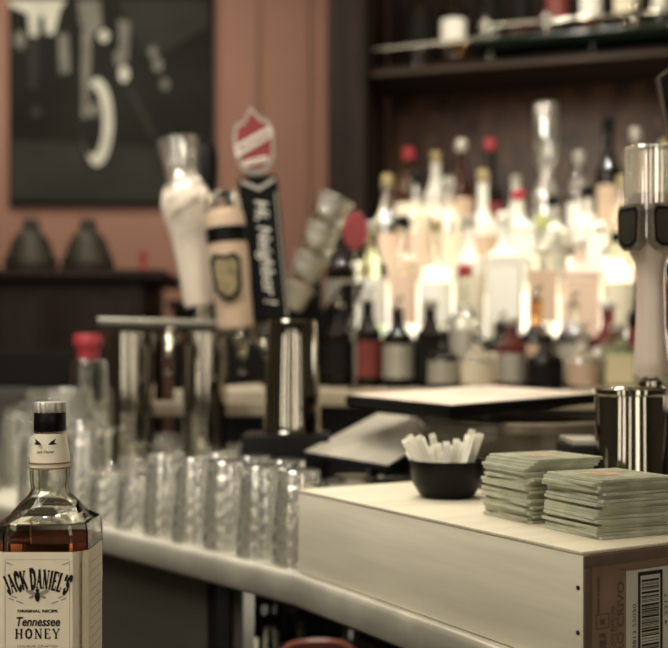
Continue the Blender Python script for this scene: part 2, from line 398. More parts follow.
def row(tier, items, u0, gap=.006):
    z, v = TIER[tier]; u = u0; prev = None
    for it in items:
        if isinstance(it, float): u += it; continue
        kind, r, ytop, g, lb, cp, po = it
        u += r
        p = BB(u, v + random.uniform(-.012,.012), z)
        h = min(.40, max(.15, Z_(ytop, p.y)-z))
        if po: h /= 1.10
        d = f"{g} bottle" + (f", {lb} label" if lb else ", unlabelled") + (", chrome pourer" if po else f", {cp} cap")
        lab = f"{d}, {WORD[tier]}, " + (f"right of {prev} bottle" if prev else "leftmost of its row")
        bottle(kind, p, r, h, G[g], L[lb] if lb else None, CAPN[cp] if cp else None, lab, 'liquor bottles on the back bar', po, ang*.5 if kind=='square' else 0)
        prev = f"{lb or 'unlabelled'}-{'label ' if lb else ''}{g}"
        u += r + gap
# kind, radius, y of top in photo, glass, label, cap, pourer
row('top', [('round',.040,148,'amber','cream','red',0),('round',.036,152,'white','white','gold',0),('round',.036,140,'brown','tan','silver',0),('wide',.040,139,'dark','red','red',0),
            ('slim',.030,176,'white','silver','silver',0),.105,('round',.038,152,'clear','white','silver',0),('round',.036,118,'dark','tan','black',0),('slim',.034,128,'clear','peach','silver',0),
            ('round',.04,140,'clear','cream','gold',0),('round',.04,150,'amber','white','black',0),('round',.036,145,'green','cream','gold',0)], .26)
row('third',[('round',.040,175,'clear','peach','gold',0),('round',.042,172,'clear','peach','black',0),('round',.042,178,'clear','cream','silver',0),('wide',.046,170,'white','tan','gold',0),
             ('square',.047,190,'white','white','red',0),('round',.040,196,'clear','silver','black',0),('square',.046,186,'clear','white','black',0),('round',.040,176,'clear','yellow','gold',0),
             ('round',.040,182,'green','white','white',0),('wide',.045,190,'clear','cream','silver',0),('round',.040,186,'clear','black','white',0)], .235)
row('second',[('round',.040,225,'dark','silver','black',0),('round',.040,222,'green','white','silver',0),('round',.038,216,'clear','peach','black',0),('wide',.044,220,'clear','white','gold',0),
              ('round',.040,215,'white','cream','silver',0),('square',.046,212,'white','white','white',0),('square',.044,216,'clear','tan','lime',0),('square',.046,236,'pink','peach','white',0),
              ('round',.042,232,'clear','cream','black',0),('slim',.032,240,'brown','red','black',0),('wide',.046,236,'white','yellow','white',0),('round',.040,230,'clear','silver','gold',0)], .15)
row('front',[('round',.038,292,'dark','black',None,1),('round',.036,288,'dark','red',None,1),('round',.038,296,'dark','silver',None,1),('round',.037,300,'dark','black','silver',0),('wide',.044,265,'clear','silver','red',0),
             ('round',.038,312,'dark','cream',None,1),('wide',.042,285,'amber','tan',None,1),('round',.038,292,'clear','silver',None,1),('wide',.038,300,'red','white','white',0),('round',.030,270,'dark','red','red',0),
             ('slim',.030,262,'brown','tan','black',0),('wide',.046,305,'clear','yellow',None,1),('square',.042,300,'green','cream',None,1)], .19)
TIER['lowest'] = (.205, 1.27); WORD['lowest'] = 'low row nearest'
row('lowest',[('wide',.036,322,'dark','silver',None,1),('wide',.040,330,'clear','cream',None,1),('round',.034,318,'red','silver','silver',0),('wide',.040,334,'dark','black',None,1),
   ('wide',.038,326,'clear','tan',None,1),('square',.036,330,'green','yellow','silver',0),('wide',.038,322,'clear','silver',None,1)], .50, .003)
# upturned jar on the back row
z, v = TIER['top']; u = .185
p = PT(541,0,0); 
uj = .26 + 2*(.040+.036+.036+.040+.030)+.006*5+.052
pj = BB(uj, v, z)
hj = Z_(104, pj.y)-z
tag(obj('glass_carafe', add_lathe(BM(), [(0,0),(.042,0),(.045,.01),(.045,hj*.42),(.03,hj*.5),(.026,hj*.56),(.036,hj*.62),(.04,hj*.72),(.04,hj*.95),(.034,hj),(.030,hj),(.036,hj*.94),(.036,hj*.72),(.032,hj*.63),(.022,hj*.56),(.026,hj*.5),(.041,hj*.41),(.041,.012),(0,.01)], 28), M['hazy'], None), 'tall clear glass carafe standing highest in the back row of bottles', 'carafe').location = pj
# bottles on glass shelf
for k, (px, r, h, g, lb, cp, kind) in enumerate([(418,.045,.36,'dark','black','black','wide'),(452,.045,.34,'amber','white','gold','wide'),(488,.04,.33,'dark','black','black','round'),(520,.04,.34,'brown','black','gold','round'),
      (556,.04,.33,'dark','red','black','round'),(590,.038,.34,'brown','white','red','round'),(626,.045,.36,'amber','cream','gold','wide'),(662,.04,.34,'dark','silver','black','round')]):
    kk = (px-CX)/F; Y = (3.92 + .295*.10 - .0) / (1+.295*kk); u = (kk*Y-.10)/.959
    p = BB(u, -.02, 1.343 if u > .42 else 1.296)
    bottle(kind, p, r, h, G[g], L[lb], CAPN[cp], f"{g} bottle with {lb} label on the glass shelf above, " + ('leftmost by the post' if k==0 else f'number {k+1} counted from the post'), 'bottles on the glass shelf')

# leaning stack of plastic cups left of bottles
zc, vc = TIER['front']
base = PT(288, 330, 2.80); top_ = PT(338, 205, 2.80)
base.z = .205+.0
d = (top_-PT(288,322,2.80)); tilt = math.atan2(d.x, d.z)
stand = thing('cup_dispenser', 'dark slanted dispenser holding nested plastic cups left of the bottles', 'dispenser', (base.x-.01, 2.80, .2055))
obj('dispenser_body', add_prism(BM(), [(-.06,0),(.10,0),(.21,.27),(.15,.27),(.03,.10),(-.06,.10)], 'Y', .050, .075), M['black'], stand, smooth=False)
obj('dispenser_post', add_box(BM(), (.08,.062,.20), (.03,.024,.40), bev=.008), M['black'], stand)
for k in range(7):
    q = PT(290,308,2.78) + d.normalized()*(.040*k)
    o = obj('plastic_cup', add_lathe(BM(), [(0,0),(.030,0),(.041,.055),(.046,.058),(.046,.062),(.039,.060),(.028,.003),(0,.003)], 24), M['glassfar'] if k % 2 else M['silver'])
    o.location = q; o.rotation_euler = (0, tilt, 0)
    tag(o, 'cup in the slanted nested stack left of the liquor bottles, ' + ['lowest','second from bottom','third from bottom','middle one','third from top','second from top','topmost'][k], 'cup', 'nested cups in the slanted stack')
# red round sign
t = thing('round_bar_sign', 'small red oval sign on a stalk beside the leaning cups', 'sign', (X_(355,2.60),2.60,.2055))
obj('disc', add_lathe(BM(), [(0,0),(.034,0),(.036,.004),(.034,.008),(0,.008)], 32, mtx=Matrix.Translation((0,0,.375)) @ Matrix.Rotation(PI/2,4,'X') @ Matrix.Diagonal((.85,1.25,1,1))), M['redp'], t)
obj('stalk', add_tube(BM(), [(0,.004,.0),(0,.004,.35)], .004), M['chrome'], t)
obj('foot', add_lathe(BM(), [(0,0),(.022,0),(.022,.006),(0,.01)], 20), M['chrome'], t)

# ---------------------------------------------------------------- steel counter
edge = [PT(-60,488,1),PT(100,527,1),PT(297,574,1),PT(465,632,1),PT(590,680,1),PT(700,732,1)]
def cz(px, py, z=0): Y = (HC-z)*F/(py-HY); return Vector((X_(px,Y), Y))
E = [cz(-60,490),cz(100,527),cz(297,574),cz(465,633),cz(590,682),cz(690,728)]
poly = [tuple(e) for e in E] + [(.9,.9), tuple(BB(1.2,1.40))[:2], tuple(BB(-.13,1.40))[:2], (-.43,2.9), (-1.6,2.95)]
t = thing('steel_counter', 'long brushed steel counter with rounded edge crossing the frame diagonally', 'counter', (0,0,0))
bm = add_prism(BM(), poly, 'Z', -.030, -.0005)
obj('counter_top', bm, M['steel'], t, smooth=False)
bm = BM()
rings = []
for i, e in enumerate(E):
    dd = (E[min(i+1,len(E)-1)]-E[max(i-1,0)]).normalized(); n = Vector((dd.y,-dd.x))
    if n.y > 0: n = -n
    prof = [(-.02,.0),(.0,.0006),(.003,.0002),(.006,-.003),(.007,-.008),(.007,-.036),(.003,-.041),(-.02,-.042)]
    rings.append([bm.verts.new((e.x+n.x*a, e.y+n.y*a, b)) for a, b in prof])
for a, b in zip(rings, rings[1:]):
    for k in range(len(a)): bm.faces.new((a[k],a[(k+1)%len(a)],b[(k+1)%len(a)],b[k]))
bm.faces.new(rings[0]); bm.faces.new(rings[-1])
obj('rolled_edge', bm, mat('worn satin steel edge',(202,197,180),.3,.35,var=.25,scale=14), t, ang=60)
# under counter: steel panel at left, open bay at right
t = thing('under_counter_cabinet', 'dark cabinet under the steel counter with grey panel and open bay', 'cabinet', (0,0,ZF))
def off(e, k): return Vector((e.x+.35*k, e.y+.94*k))
c0, c1, c2, c3 = off(E[0],.05), off(cz(228,557),.05), off(cz(465,633),.42), off(E[5],.3)
def wallseg(a, b, z0, z1, th=.02):
    d = (b-a).normalized(); n = Vector((-d.y, d.x))*th
    return add_prism(BM(), [tuple(a), tuple(b), tuple(b+n), tuple(a+n)], 'Z', z0-ZF, z1-ZF)
obj('front_panel', wallseg(c0, c1, -.9, -.043), M['greypaint'], t, smooth=False)
obj('side_panel', wallseg(c1+Vector((-.02,.01)), c1+Vector((-.22,.62)), -.9, -.043), M['blackmat'], t, smooth=False)
obj('bay_back', wallseg(c1+Vector((-.21,.60)), Vector((.9,1.75)), -.9, -.043), M['blackmat'], t, smooth=False)
obj('bay_shelf', add_prism(BM(), [tuple(c1+Vector((-.01,.03))), tuple(c1+Vector((-.20,.58))), (.85,1.75), (.75,1.2), tuple(off(cz(465,633),.1))], 'Z', -.28-ZF, -.26-ZF), M['darkwood'], t, smooth=False)
obj('base', add_prism(BM(), [tuple(c0), tuple(c1), (.85,1.2),(.85,1.8),(-.5,2.3),(-1.5,2.6)], 'Z', 0, .17), M['blackmat'], t, smooth=False)
# things in the open bay
bottle('square', (X_(238,1.80),1.80,-.2598), .045, .17, G['amber'], L['cream'], CAPN['black'], 'squat square amber bottle with cream label in the bay under the counter', 'bottles in the bay under the counter')
bottle('round', (X_(262,1.92),1.92,-.26), .04, .19, G['dark'], L['black'], CAPN['black'], 'dark round bottle standing behind the amber one under the counter', 'bottles in the bay under the counter')
bottle('wide', (X_(352,1.76),1.76,-.26), .05, .14, G['dark'], L['black'], CAPN['silver'], 'squat dark bottle behind the red bowl under the counter', 'bottles in the bay under the counter')
o = obj('water_glass', add_lathe(BM(), [(0,0),(.026,0),(.036,.20),(.033,.20),(.024,.012),(0,.012)], 28), M['glass']); o.location = (X_(291,1.80),1.80,-.26)
tag(o, 'tall clear glass standing in the dark bay under the counter', 'glass')
o = obj('mixing_bowl', add_lathe(BM(), [(0,0),(.04,0),(.065,.03),(.074,.07),(.07,.10),(.05,.115),(.047,.11),(.064,.095),(.068,.07),(.058,.03),(0,.006)], 36), mat('brick red glaze',(92,52,40),.4)); o.location = (X_(318,1.62),1.62,-.26)
tag(o, 'brick red rounded bowl in the bay under the counter', 'bowl')

# ---------------------------------------------------------------- near bar top that carries the whiskey bottle
t = thing('wooden_bar_top', 'varnished wooden bar top nearest the viewer carrying the whiskey bottle', 'bar', (0,0,0))
obj('bar_slab', add_prism(BM(), [(-1.5,.35),(.12,.35),(.02,.90),(-.12,1.125),(-1.5,1.125)], 'Z', -.062, -.0225), M['barwood'], t, smooth=False)
obj('bar_front', add_prism(BM(), [(-1.5,.55),(.02,.55),(-.02,.85),(-.18,1.02),(-1.5,1.02)], 'Z', ZF, -.062), M['darkwood'], t, smooth=False)

# ---------------------------------------------------------------- whiskey bottle
JX, JY, JZ = X_(50,1.05), 1.05, -.022
jd = thing('whiskey_bottle', 'square honey whiskey bottle with black cap and cream label in left foreground', 'bottle', (JX,JY,JZ))
def jz(py): return Z_(py,1.05)-JZ
def ch_ring(hw, c, z):                                   # chamfered square, 4 sides + slightly rounded chamfers
    out = []
    for (sx, sy) in ((1,1),(-1,1),(-1,-1),(1,-1)):
        a = Vector((sx*hw, sy*(hw-c), z)); b = Vector((sx*(hw-c), sy*hw, z)); m_ = (a+b)/2 + Vector((sx,sy,0)).normalized()*c*.07
        out += [a, m_, b] if sx*sy > 0 else [b, m_, a]
    return out
HW, CC = .0435, .0115
sh0, sh1, nk = jz(528), jz(519), jz(494)
def circ(r, z):                                          # 12-gon matching ch_ring ordering
    out = []
    for q in range(4):
        for i in (-1,0,1):
            a = PI/4 + q*PI/2 + i*math.radians(26); out.append(Vector((r*math.cos(a), r*math.sin(a), z)))
    return out
def jd_shell(d):
    return [ch_ring(HW-.004-d, CC*.8, .0+d*1.5), ch_ring(HW-d, CC, .004+d*1.5), ch_ring(HW-d, CC, sh0), ch_ring(HW-.002-d, CC, sh1),
            ch_ring(HW-.010-d, CC*1.1, sh1+.006), circ(.0285-d*.6, sh1+.016), circ(.021-d*.6, nk-.001), circ(.0172-d*.5, nk+.005), circ(.0185-d*.5, nk+.015), circ(.0187-d*.5, jz(468)),
            circ(.0178-d*.5, jz(455)), circ(.0145-d*.5, jz(432)), circ(.0135-d*.5, jz(416))]
bm = add_loft(BM(), jd_shell(0))
bmesh.ops.recalc_face_normals(bm, faces=bm.faces[:])
nf = len(bm.faces)
LQ = jz(537)
inner = [ch_ring(HW-.0075, CC*.8, .0045), ch_ring(HW-.0035, CC, .009), ch_ring(HW-.0035, CC, sh0-.001)] + jd_shell(.0035)[3:]
add_loft(bm, inner)
bm.faces.ensure_lookup_table()
sub = bm.faces[nf:]
bmesh.ops.recalc_face_normals(bm, faces=sub); bmesh.ops.reverse_faces(bm, faces=sub)

def obj_raw(name, bm, m, parent, ang=25):
    me = bpy.data.meshes.new(name); bm.to_mesh(me); bm.free(); me.materials.append(m)
    me.polygons.foreach_set('use_smooth', [True]*len(me.polygons)); me.set_sharp_from_angle(angle=math.radians(ang))
    o = bpy.data.objects.new(name, me); COL.objects.link(o); o.parent = parent; return o
obj_raw('glass_body', bm, M['glass'], jd)
q = .0038
obj_raw('liquor', add_loft(BM(), [ch_ring(HW-.008, CC*.8, .005), ch_ring(HW-q, CC, .0095), ch_ring(HW-q, CC, LQ)]), M['liquor'], jd)
cap = obj('cap', add_lathe(BM(), [(0,jz(431)),(.0145,jz(431)),(.0152,jz(430)),(.0148,jz(413)),(.0142,jz(412)),(0,jz(412))], 40), M['black'], jd)
obj('ornate_cap_top', add_lathe(BM(), [(.0142,jz(412.5)),(.0148,jz(411)),(.0146,jz(404)),(.0138,jz(402)),(0,jz(401.5))], 80, mod=lambda a, z: 1+.05*math.sin(a*16+z*900)), M['silver'], cap)
# neck label: band following the neck
bm = add_loft(BM(), [[Vector((v_.x*1.03, v_.y*1.03, v_.z)) for v_ in circ(r, z)] for r, z in ((.0187,jz(468)),(.0178,jz(455)),(.0147,jz(433)))], cap=False)
nl = obj('neck_label', bm, M['paper'], jd, ang=60)
bm = BM()
for z in (jz(467), jz(462)): add_lathe(bm, [(.0197,z-.0007),(.0198,z),(.0194,z+.0007)], 40)
obj('neck_band', bm, M['inkbrown'], nl)
bm = BM()
def on_neck(r): return lambda a, b: Vector(((r)*math.sin(a/r), -(r)*math.cos(a/r)-.0003, b))
def onn(x, z0, r=.0181): return on_neck(r+.0012)(x, z0)
for s in (-1, 1):
    pts = [(s*.003, 443),(s*.006,440),(s*.0105,437),(s*.009,441),(s*.012,443),(s*.006,443.5)]
    bm.faces.new([bm.verts.new(onn(a, jz(b))) for a, b in pts])
text_mesh_into(bm, 'Jack Daniel', lambda a, b: onn(a, b+jz(451.5)), .0036, shear=.3, bold=.00008)
obj('lettering', bm, M['ink'], nl, smooth=False)
# wrap label on front, chamfer and right side
LT, LB = jz(544), .004
def wrap(s):                                             # s: distance from front-face centre to the right along surface
    a = HW-CC; cl = CC*math.sqrt(2); e = .0007
    if abs(s) <= a: return Vector((s, -HW-e, 0))
    sg = 1 if s > 0 else -1; k = abs(s)-a
    if k <= cl: return Vector((sg*(a+k*.7071+e*.7), -HW-e*.7+k*.7071, 0))
    return Vector((sg*(HW+e), -(HW-CC)+(k-cl), 0))
def strip(bm, s0, s1, z0, z1, n=1, lift=0):
    a = HW-CC; cl = CC*math.sqrt(2)
    ss = sorted(set([s0, s1] + [x for x in (-a-cl, -a, a, a+cl) if s0 < x < s1]))
    def nrm(s):
        k = abs(s)-a
        return Vector((0,-1,0)) if k < 0 else (Vector((.7*(1 if s>0 else -1),-.7,0)) if k < cl else Vector((1 if s>0 else -1,0,0)))
    for x0, x1 in zip(ss, ss[1:]):
        nn = nrm((x0+x1)/2)*lift
        p = [wrap(x0)+nn, wrap(x1)+nn]
        bm.faces.new([bm.verts.new(v_) for v_ in (p[0]+Vector((0,0,z0)), p[1]+Vector((0,0,z0)), p[1]+Vector((0,0,z1)), p[0]+Vector((0,0,z1)))])
bm = BM(); strip(bm, -(HW-CC)-.006, HW+.063, LB, LT); lb = obj('front_label', bm, M['paper'], jd, smooth=False)
def LM(z0): return lambda a, b: Vector((a, -HW-.0010, z0+b))
bm = BM()
Rr = .062; zc_ = jz(578)-Rr
def arc(u, v_):
    th = u/ (Rr)
    return Vector(((Rr+v_)*math.sin(th), -HW-.0010, zc_+(Rr+v_)*math.cos(th)))
serif_text(bm, "JACK DANIEL'S", arc, .0160, gap=.09, xs=.365, tw=.30, nw=.13)
serif_text(bm, "HONEY", LM(jz(626.5)), .0085, gap=.22, xs=.98, tw=.2, nw=.1)
text_mesh_into(bm, 'ORIGINAL RECIPE', LM(jz(601.5)), .0034, bold=.00015, width=.037)
text_mesh_into(bm, 'Tennessee', LM(jz(614.5)), .0115, shear=.22, bold=.0003, width=.040)
# bee
def disc(bm, cx, cy, rx, rz_, rot=0, lift=.0011, n=16):
    bm.faces.new([bm.verts.new((cx+rx*math.cos(2*PI*i/n)*math.cos(rot)-rz_*math.sin(2*PI*i/n)*math.sin(rot), -HW-lift, cy+rx*math.cos(2*PI*i/n)*math.sin(rot)+rz_*math.sin(2*PI*i/n)*math.cos(rot))) for i in range(n)])
bx = .0
disc(bm, bx, jz(586.5), .0024, .0048); disc(bm, bx, jz(580.5), .0019, .0017, lift=.0012)
obj('lettering', bm, M['ink'], lb, smooth=False)
bm = BM()
for s in (-1,1):
    disc(bm, bx+s*.0058, jz(582.5), .0052, .0018, rot=s*-.3 if False else s*.35, lift=.0009); disc(bm, bx+s*.0046, jz(586.5), .0036, .0014, rot=s*-.45+0, lift=.00095)
for s in (-1,1):                                         # scroll work and border
    for (u, zz, du) in ((.026,555,.004),(.024,589,.003),(.016,592,.004),(.021,587,.003)):
        disc(bm, s*u, jz(zz), du, .0006, rot=s*.35, lift=.0009)
    strip(bm, s*.0295-.00025, s*.0295+.00025, jz(650), jz(552), lift=.0002)
strip(bm, -.0295, .0295, jz(551.4), jz(551), lift=.0002)
obj('scrollwork', bm, M['inkgrey'], lb, smooth=False)
bm = BM()
for zz, tx, wd in ((635,'LIQUEUR CRAFTED',.037),(641,'HONEY LIQUEUR',.024),(645.3,'BLENDED WITH WHISKEY',.042),(649.6,'TENNESSEE WHISKEY',.030)):
    text_mesh_into(bm, tx, LM(jz(zz)), .0029, width=wd)
# chamfer vertical line of small print and side lines
cs = HW-CC + CC*.7071
for k in range(46):
    zz = jz(556+k*2.0); w_ = .0008+.0007*((k*7) % 3)/3
    strip(bm, cs-w_/1.2, cs+w_/1.2, zz-.0005, zz+.0003, lift=.0003)
sd = HW-CC+CC*1.4142
for k in range(10):
    strip(bm, sd+.006, sd+.054, jz(558+k*9.2), jz(557.5+k*9.2), lift=.0003)
strip(bm, sd+.003, sd+.0035, jz(650), jz(552), lift=.0003)
obj('small_print', bm, M['inkbrown'], lb, smooth=False)

# ---------------------------------------------------------------- plywood box with end panel
BO = Vector((.2207,.975)); BA = math.atan2(.5,.866)      # near corner; local x runs along end panel, local y along the long side
bt = thing('wooden_wine_box', 'long pale plywood box with brown printed end lying on the steel counter', 'box', (BO.x,BO.y,.0012), BA)
BW, BLn, BH = .205, .536, .107
obj('long_side_panel', add_box(BM(), (.005,BLn/2,BH/2-.0018), (.010,BLn,BH-.0036), bev=.001), M['pale'], bt)
obj('long_side_panel', add_box(BM(), (BW-.005,BLn/2,BH/2-.0018), (.010,BLn,BH-.0036), bev=.001), M['pale'], bt)
obj('box_bottom', add_box(BM(), (BW/2,BLn/2,.003), (BW-.021,BLn-.022,.006)), M['pale'], bt)
obj('lid', add_box(BM(), (BW/2,BLn/2+.0005,BH-.0017), (BW+.001,BLn,.0034), bev=.0008), M['paletop'], bt)
ep = obj('end_panel', add_box(BM(), (BW/2,.005,BH/2-.002), (BW-.0202,.0098,BH-.004)), M['card'], bt)
obj('far_end_panel', add_box(BM(), (BW/2,BLn-.005,BH/2-.0032), (BW-.021,.010,BH-.0068)), M['pale'], bt)
bm = BM()
add_box(bm, (BW/2,-.0012,BH-.0088), (BW,.0024,.0105), bev=.0006); add_box(bm, (.0045,-.0012,BH/2-.007), (.009,.0024,BH-.0142), bev=.0006)
obj('rim', bm, M['cardedge'], ep)
for z in (.074,.034):
    obj('nail', add_lathe(BM(), [(0,0),(.0021,0),(.0023,.0006),(.0012,.0012),(0,.0012)], 12, mtx=Matrix.Translation((0,.006,z)) @ Matrix.Rotation(-PI/2,4,'Y')), M['ink'], bt)
stk = obj('barcode_sticker', add_box(BM(), (.092,-.0004,.041), (.080,.0008,.098-.006-.004)), M['stick'], ep, smooth=False)
bm = BM()
x0, x1, za, zb = .066, .0975, -.0 , .0825
def eb(a, b, c, d, l=.0010): bm.faces.new([bm.verts.new((x, -l, z)) for x, z in ((a,c),(b,c),(b,d),(a,d))])
eb(x0,x0+.0032,.001,zb); eb(x1-.0032,x1,.001,zb); eb(x0,x1,zb-.0036,zb)
z = zb-.0075; k = 0
ws = [3,1,1,2,1,3,2,1,1,1,3,1,2,2,1,1,3,1,1,2,1,1,2,3,1,2,1,1,3,1,2,1]
while z > .003:
    w_ = .0007*ws[k % 32]; g_ = .0006*ws[(k*5+3) % 32]
    eb(x0+.0045,x1-.0045,z-w_,z); z -= w_+g_; k += 1
def vert(a0, z0, up=1): return lambda a, b: Vector((a0-b, -.0011, z0+a))
text_mesh_into(bm, '7 08813 55050', vert(.0635,.028), .0062, width=.052)
text_mesh_into(bm, '4 2217', vert(.1035,.045), .0055, width=.03)
obj('barcode', bm, M['ink'], stk, smooth=False)
bm = BM()
def vert2(a0, z0): return lambda a, b: Vector((a0-b, -.0003, z0+a))
text_mesh_into(bm, 'HERO CRIVO', vert2(.049,.035), .0115, width=.082, bold=.0002)
text_mesh_into(bm, 'SELECCION ESPECIAL', vert2(.0365,.028), .0052, width=.055, bold=.0001)
text_mesh_into(bm, 'PRODUCTO', vert2(.0405,.028), .0045, width=.05)
text_mesh_into(bm, 'HECHO A MANO', vert2(.0195,.066), .0036, width=.034, bold=.0002)
text_mesh_into(bm, '750 ml', vert2(.028,.018), .006, width=.02, bold=.0002)
for a, b, c, d in ((.015,.031,.0485,.0495),(.015,.031,.036,.037),(.015,.016,.036,.0495),(.030,.031,.036,.0495),(.020,.026,.040,.045),(.019,.027,.028,.032),(.019,.027,.010,.026),(.044,.050,.0865,.0875)):
    bm.faces.new([bm.verts.new((x, -.0003, z)) for x, z in ((a,c),(b,c),(b,d),(a,d))])
obj('printed_lettering', bm, mat('faded brown print',(78,60,46),.7), ep, smooth=False)

# ---------------------------------------------------------------- coasters
CS = .0875
def coaster_mesh():
    bm = add_prism(BM(), [(x, y) for x, y in [(v_.x, v_.y) for v_ in sq_ring(CS/2,.002,0,2)]], 'Z', 0, .0029)
    bmesh.ops.recalc_face_normals(bm, faces=bm.faces[:]); me = bpy.data.meshes.new('coaster'); bm.to_mesh(me); bm.free()
    me.materials.append(M['coaster']); return me
cme = coaster_mesh()
def stack(F2, a, n, z0, seed, labels, group, drift=None):
    rnd = random.Random(seed)
    cx = F2.x + CS/2*(math.cos(a)-math.sin(a)); cy = F2.y + CS/2*(math.sin(a)+math.cos(a))
    z = z0
    for i in range(n):
        top = i == n-1
        dx, dy, da = rnd.uniform(-.003,.003), rnd.uniform(-.003,.003), rnd.uniform(-.06,.06)
        if drift and i in drift: dx += drift[i][0]; dy += drift[i][1]; da += drift[i][2]
        if not top:
            o = bpy.data.objects.new('coaster', cme); COL.objects.link(o)
            tag(o, labels[0], 'coaster', group)
        else:
            o = bpy.data.objects.new('coaster', cme); COL.objects.link(o); tag(o, labels[1], 'coaster', group)
            bm = BM(); m_ = .0035
            bm.faces.new([bm.verts.new((x, y, .0031)) for x, y in [(v_.x, v_.y) for v_ in sq_ring(CS/2-m_,.004,0,2)]])
            pr = obj('printed_face', bm, M['coastertop'], o, smooth=False)
            bm = BM(); rr = random.Random(3)
            for k in range(7):
                ax, ay = rr.uniform(-.018,.018), rr.uniform(-.012,.016); w_ = rr.uniform(.006,.014); nn = 9
                bm.faces.new([bm.verts.new((ax+w_*math.cos(2*PI*j/nn)*rr.uniform(.7,1), ay+w_*.7*math.sin(2*PI*j/nn)*rr.uniform(.7,1), .0034+k*.00003)) for j in range(nn)])
            obj('orange_emblem', bm, M['orange'], pr, smooth=False)
        o.location = (cx+dx, cy+dy, z); o.rotation_euler = (0,0,a+da); z += .00305 + (rnd.random() < .25)*.0004
    return z
a1 = math.atan2(.41,.91)
ZB = BH+.0015
stack(Vector((.249,1.036)), a1, 18, ZB, 11, ('square grey-green coaster in the shorter stack at the box end','top coaster with orange print on the shorter stack at the box end'), 'coasters in the nearer stack')
stack(Vector((.200,1.134)), a1, 21, ZB, 5, ('square grey-green coaster in the taller stack behind, beside the black bowl','top coaster with orange print on the taller stack beside the black bowl'), 'coasters in the taller stack',
      drift={20:(.006,.003,.1),19:(.004,.002,.08)})

# ---------------------------------------------------------------- black bowl with packets
BX, BY = X_(447,1.36), 1.36
o = obj('black_bowl', add_lathe(BM(), [(0,0),(.030,0),(.034,.003),(.043,.018),(.047,.042),(.0475,.046),(.0445,.046),(.041,.020),(.030,.006),(0,.006)], 48,
        mod=lambda a, z: 1.0 - (.05 if (z > .04 and (math.degrees(a) % 90) < 12) else 0)), M['black']); o.location = (BX,BY,ZB)
tag(o, 'small round black bowl holding white packets on the plywood box', 'bowl')
rnd = random.Random(4)
for k in range(22):
    w_, h_ = .0085, .066
    px = -.026 + .00245*k
    yy = rnd.uniform(-.014,.014); lean = (k-10.5)*.045 - .15; 
    m_ = Matrix.Translation((BX+px*.72, BY+yy, ZB+.0075+.002*abs(k-11)/3)) @ Matrix.Rotation(lean,4,'Y') @ Matrix.Rotation(rnd.uniform(-.15,.15),4,'X') @ Matrix.Rotation(rnd.uniform(-.7,.7),4,'Z')
    hh = h_*rnd.uniform(.72,1.12)
    bm = add_loft(BM(), [[Vector((x*w_/2, y*(.0004 if q in (0,3) else .0016), z)) for x, y in ((-1,-1),(1,-1),(1,1),(-1,1))] for q, z in enumerate((0,.005,hh-.005,hh))])
    o = obj('paper_packet', bm, M['straw'], smooth=False); o.matrix_world = m_
    tag(o, 'slim white paper packet among others standing in the black bowl', 'packet', 'white packets in the black bowl')

# ---------------------------------------------------------------- menu folders, tub, caddies
def slab(name, Lp, Fp, Rp, th, m, m2=None, inset=.0):
    Lp, Fp, Rp = Vector(Lp), Vector(Fp), Vector(Rp); Bp = Lp+Rp-Fp
    n = (Rp-Fp).cross(Lp-Fp).normalized()
    if n.z < 0: n = -n
    bm = add_loft(BM(), [[p-n*th for p in (Lp,Fp,Rp,Bp)], [Lp,Fp,Rp,Bp]])
    bmesh.ops.bevel(bm, geom=bm.edges[:], offset=.002, segments=2, affect='EDGES')
    return bm, n, Bp
Lp, Fp, Rp = PT(345,395,1.80), PT(450,406,1.50), PT(602,393,1.76)
t = thing('menu_board', 'black padded menu board with pale printed page on top of the dark tub', 'menu', Fp)
bm, n, Bp = slab('b', Lp-Fp, Fp-Fp, Rp-Fp, .017, None)
obj('board', bm, M['black'], t)
c = ((Lp+Rp)/2-Fp)
def ins(p, k, l): return c+(p-Fp-c)*k+n*l
bm = BM(); bm.faces.new([bm.verts.new(ins(p,.965,.0006)) for p in (Lp,Fp,Rp,Bp+Fp if False else Lp+Rp-Fp)])
obj('printed_page', bm, M['menu'], t, smooth=False)
tc_ = (.285,1.735)
ztub = .28-.02-.055*0-.06
t = thing('smoked_tub', 'round dark smoked plastic tub behind the coasters under the menu board', 'tub', (tc_[0],tc_[1],0))
obj('tub_body', add_lathe(BM(), [(0,0),(.115,0),(.122,.01),(.146,.17),(.141,.17),(.117,.012),(0,.008)], 56), M['tub'], t)
obj('tub_rim', add_lathe(BM(), [(.146,.168),(.153,.170),(.154,.182),(.150,.186),(.140,.186),(.139,.180),(.141,.170)], 56, closed=True), M['tub'], t)
L2, F2, R2 = PT(303,452,1.76), PT(388,466,1.60), Vector((0,0,0))
B2 = PT(378,413,1.98); R2 = F2+(B2-L2)
t = thing('laminated_menu', 'greyish laminated menu tilted beneath the black menu board', 'menu', F2)
bm, n, _ = slab('b', L2-F2, Vector((0,0,0)), R2-F2, .009, None)
obj('backing', bm, M['blackmat'], t)
bm = BM(); c = ((L2+R2)/2-F2); bm.faces.new([bm.verts.new(c+(p-F2-c)*.985+n*.0006) for p in (L2,F2,R2,L2+R2-F2)]); obj('page', bm, M['menug'], t, smooth=False)
t = thing('black_caddy', 'low black plastic caddy supporting the tilted laminated menu', 'caddy', (.095,1.93,0), .1)
obj('caddy_body', add_box(BM(), (0,0,.066), (.07,.06,.132), bev=.004), M['blackmat'], t)
t = thing('black_box', 'black box under the upturned steel shaker', 'box', (-.075,1.86,0))
obj('box_body', add_box(BM(), (-.005,0,.0765), (.145,.115,.153), bev=.004), M['black'], t)
t = thing('napkin_holder', 'small black napkin holder with pale napkins beside the chrome tap column', 'napkin holder', (X_(583,1.42),1.42,0))
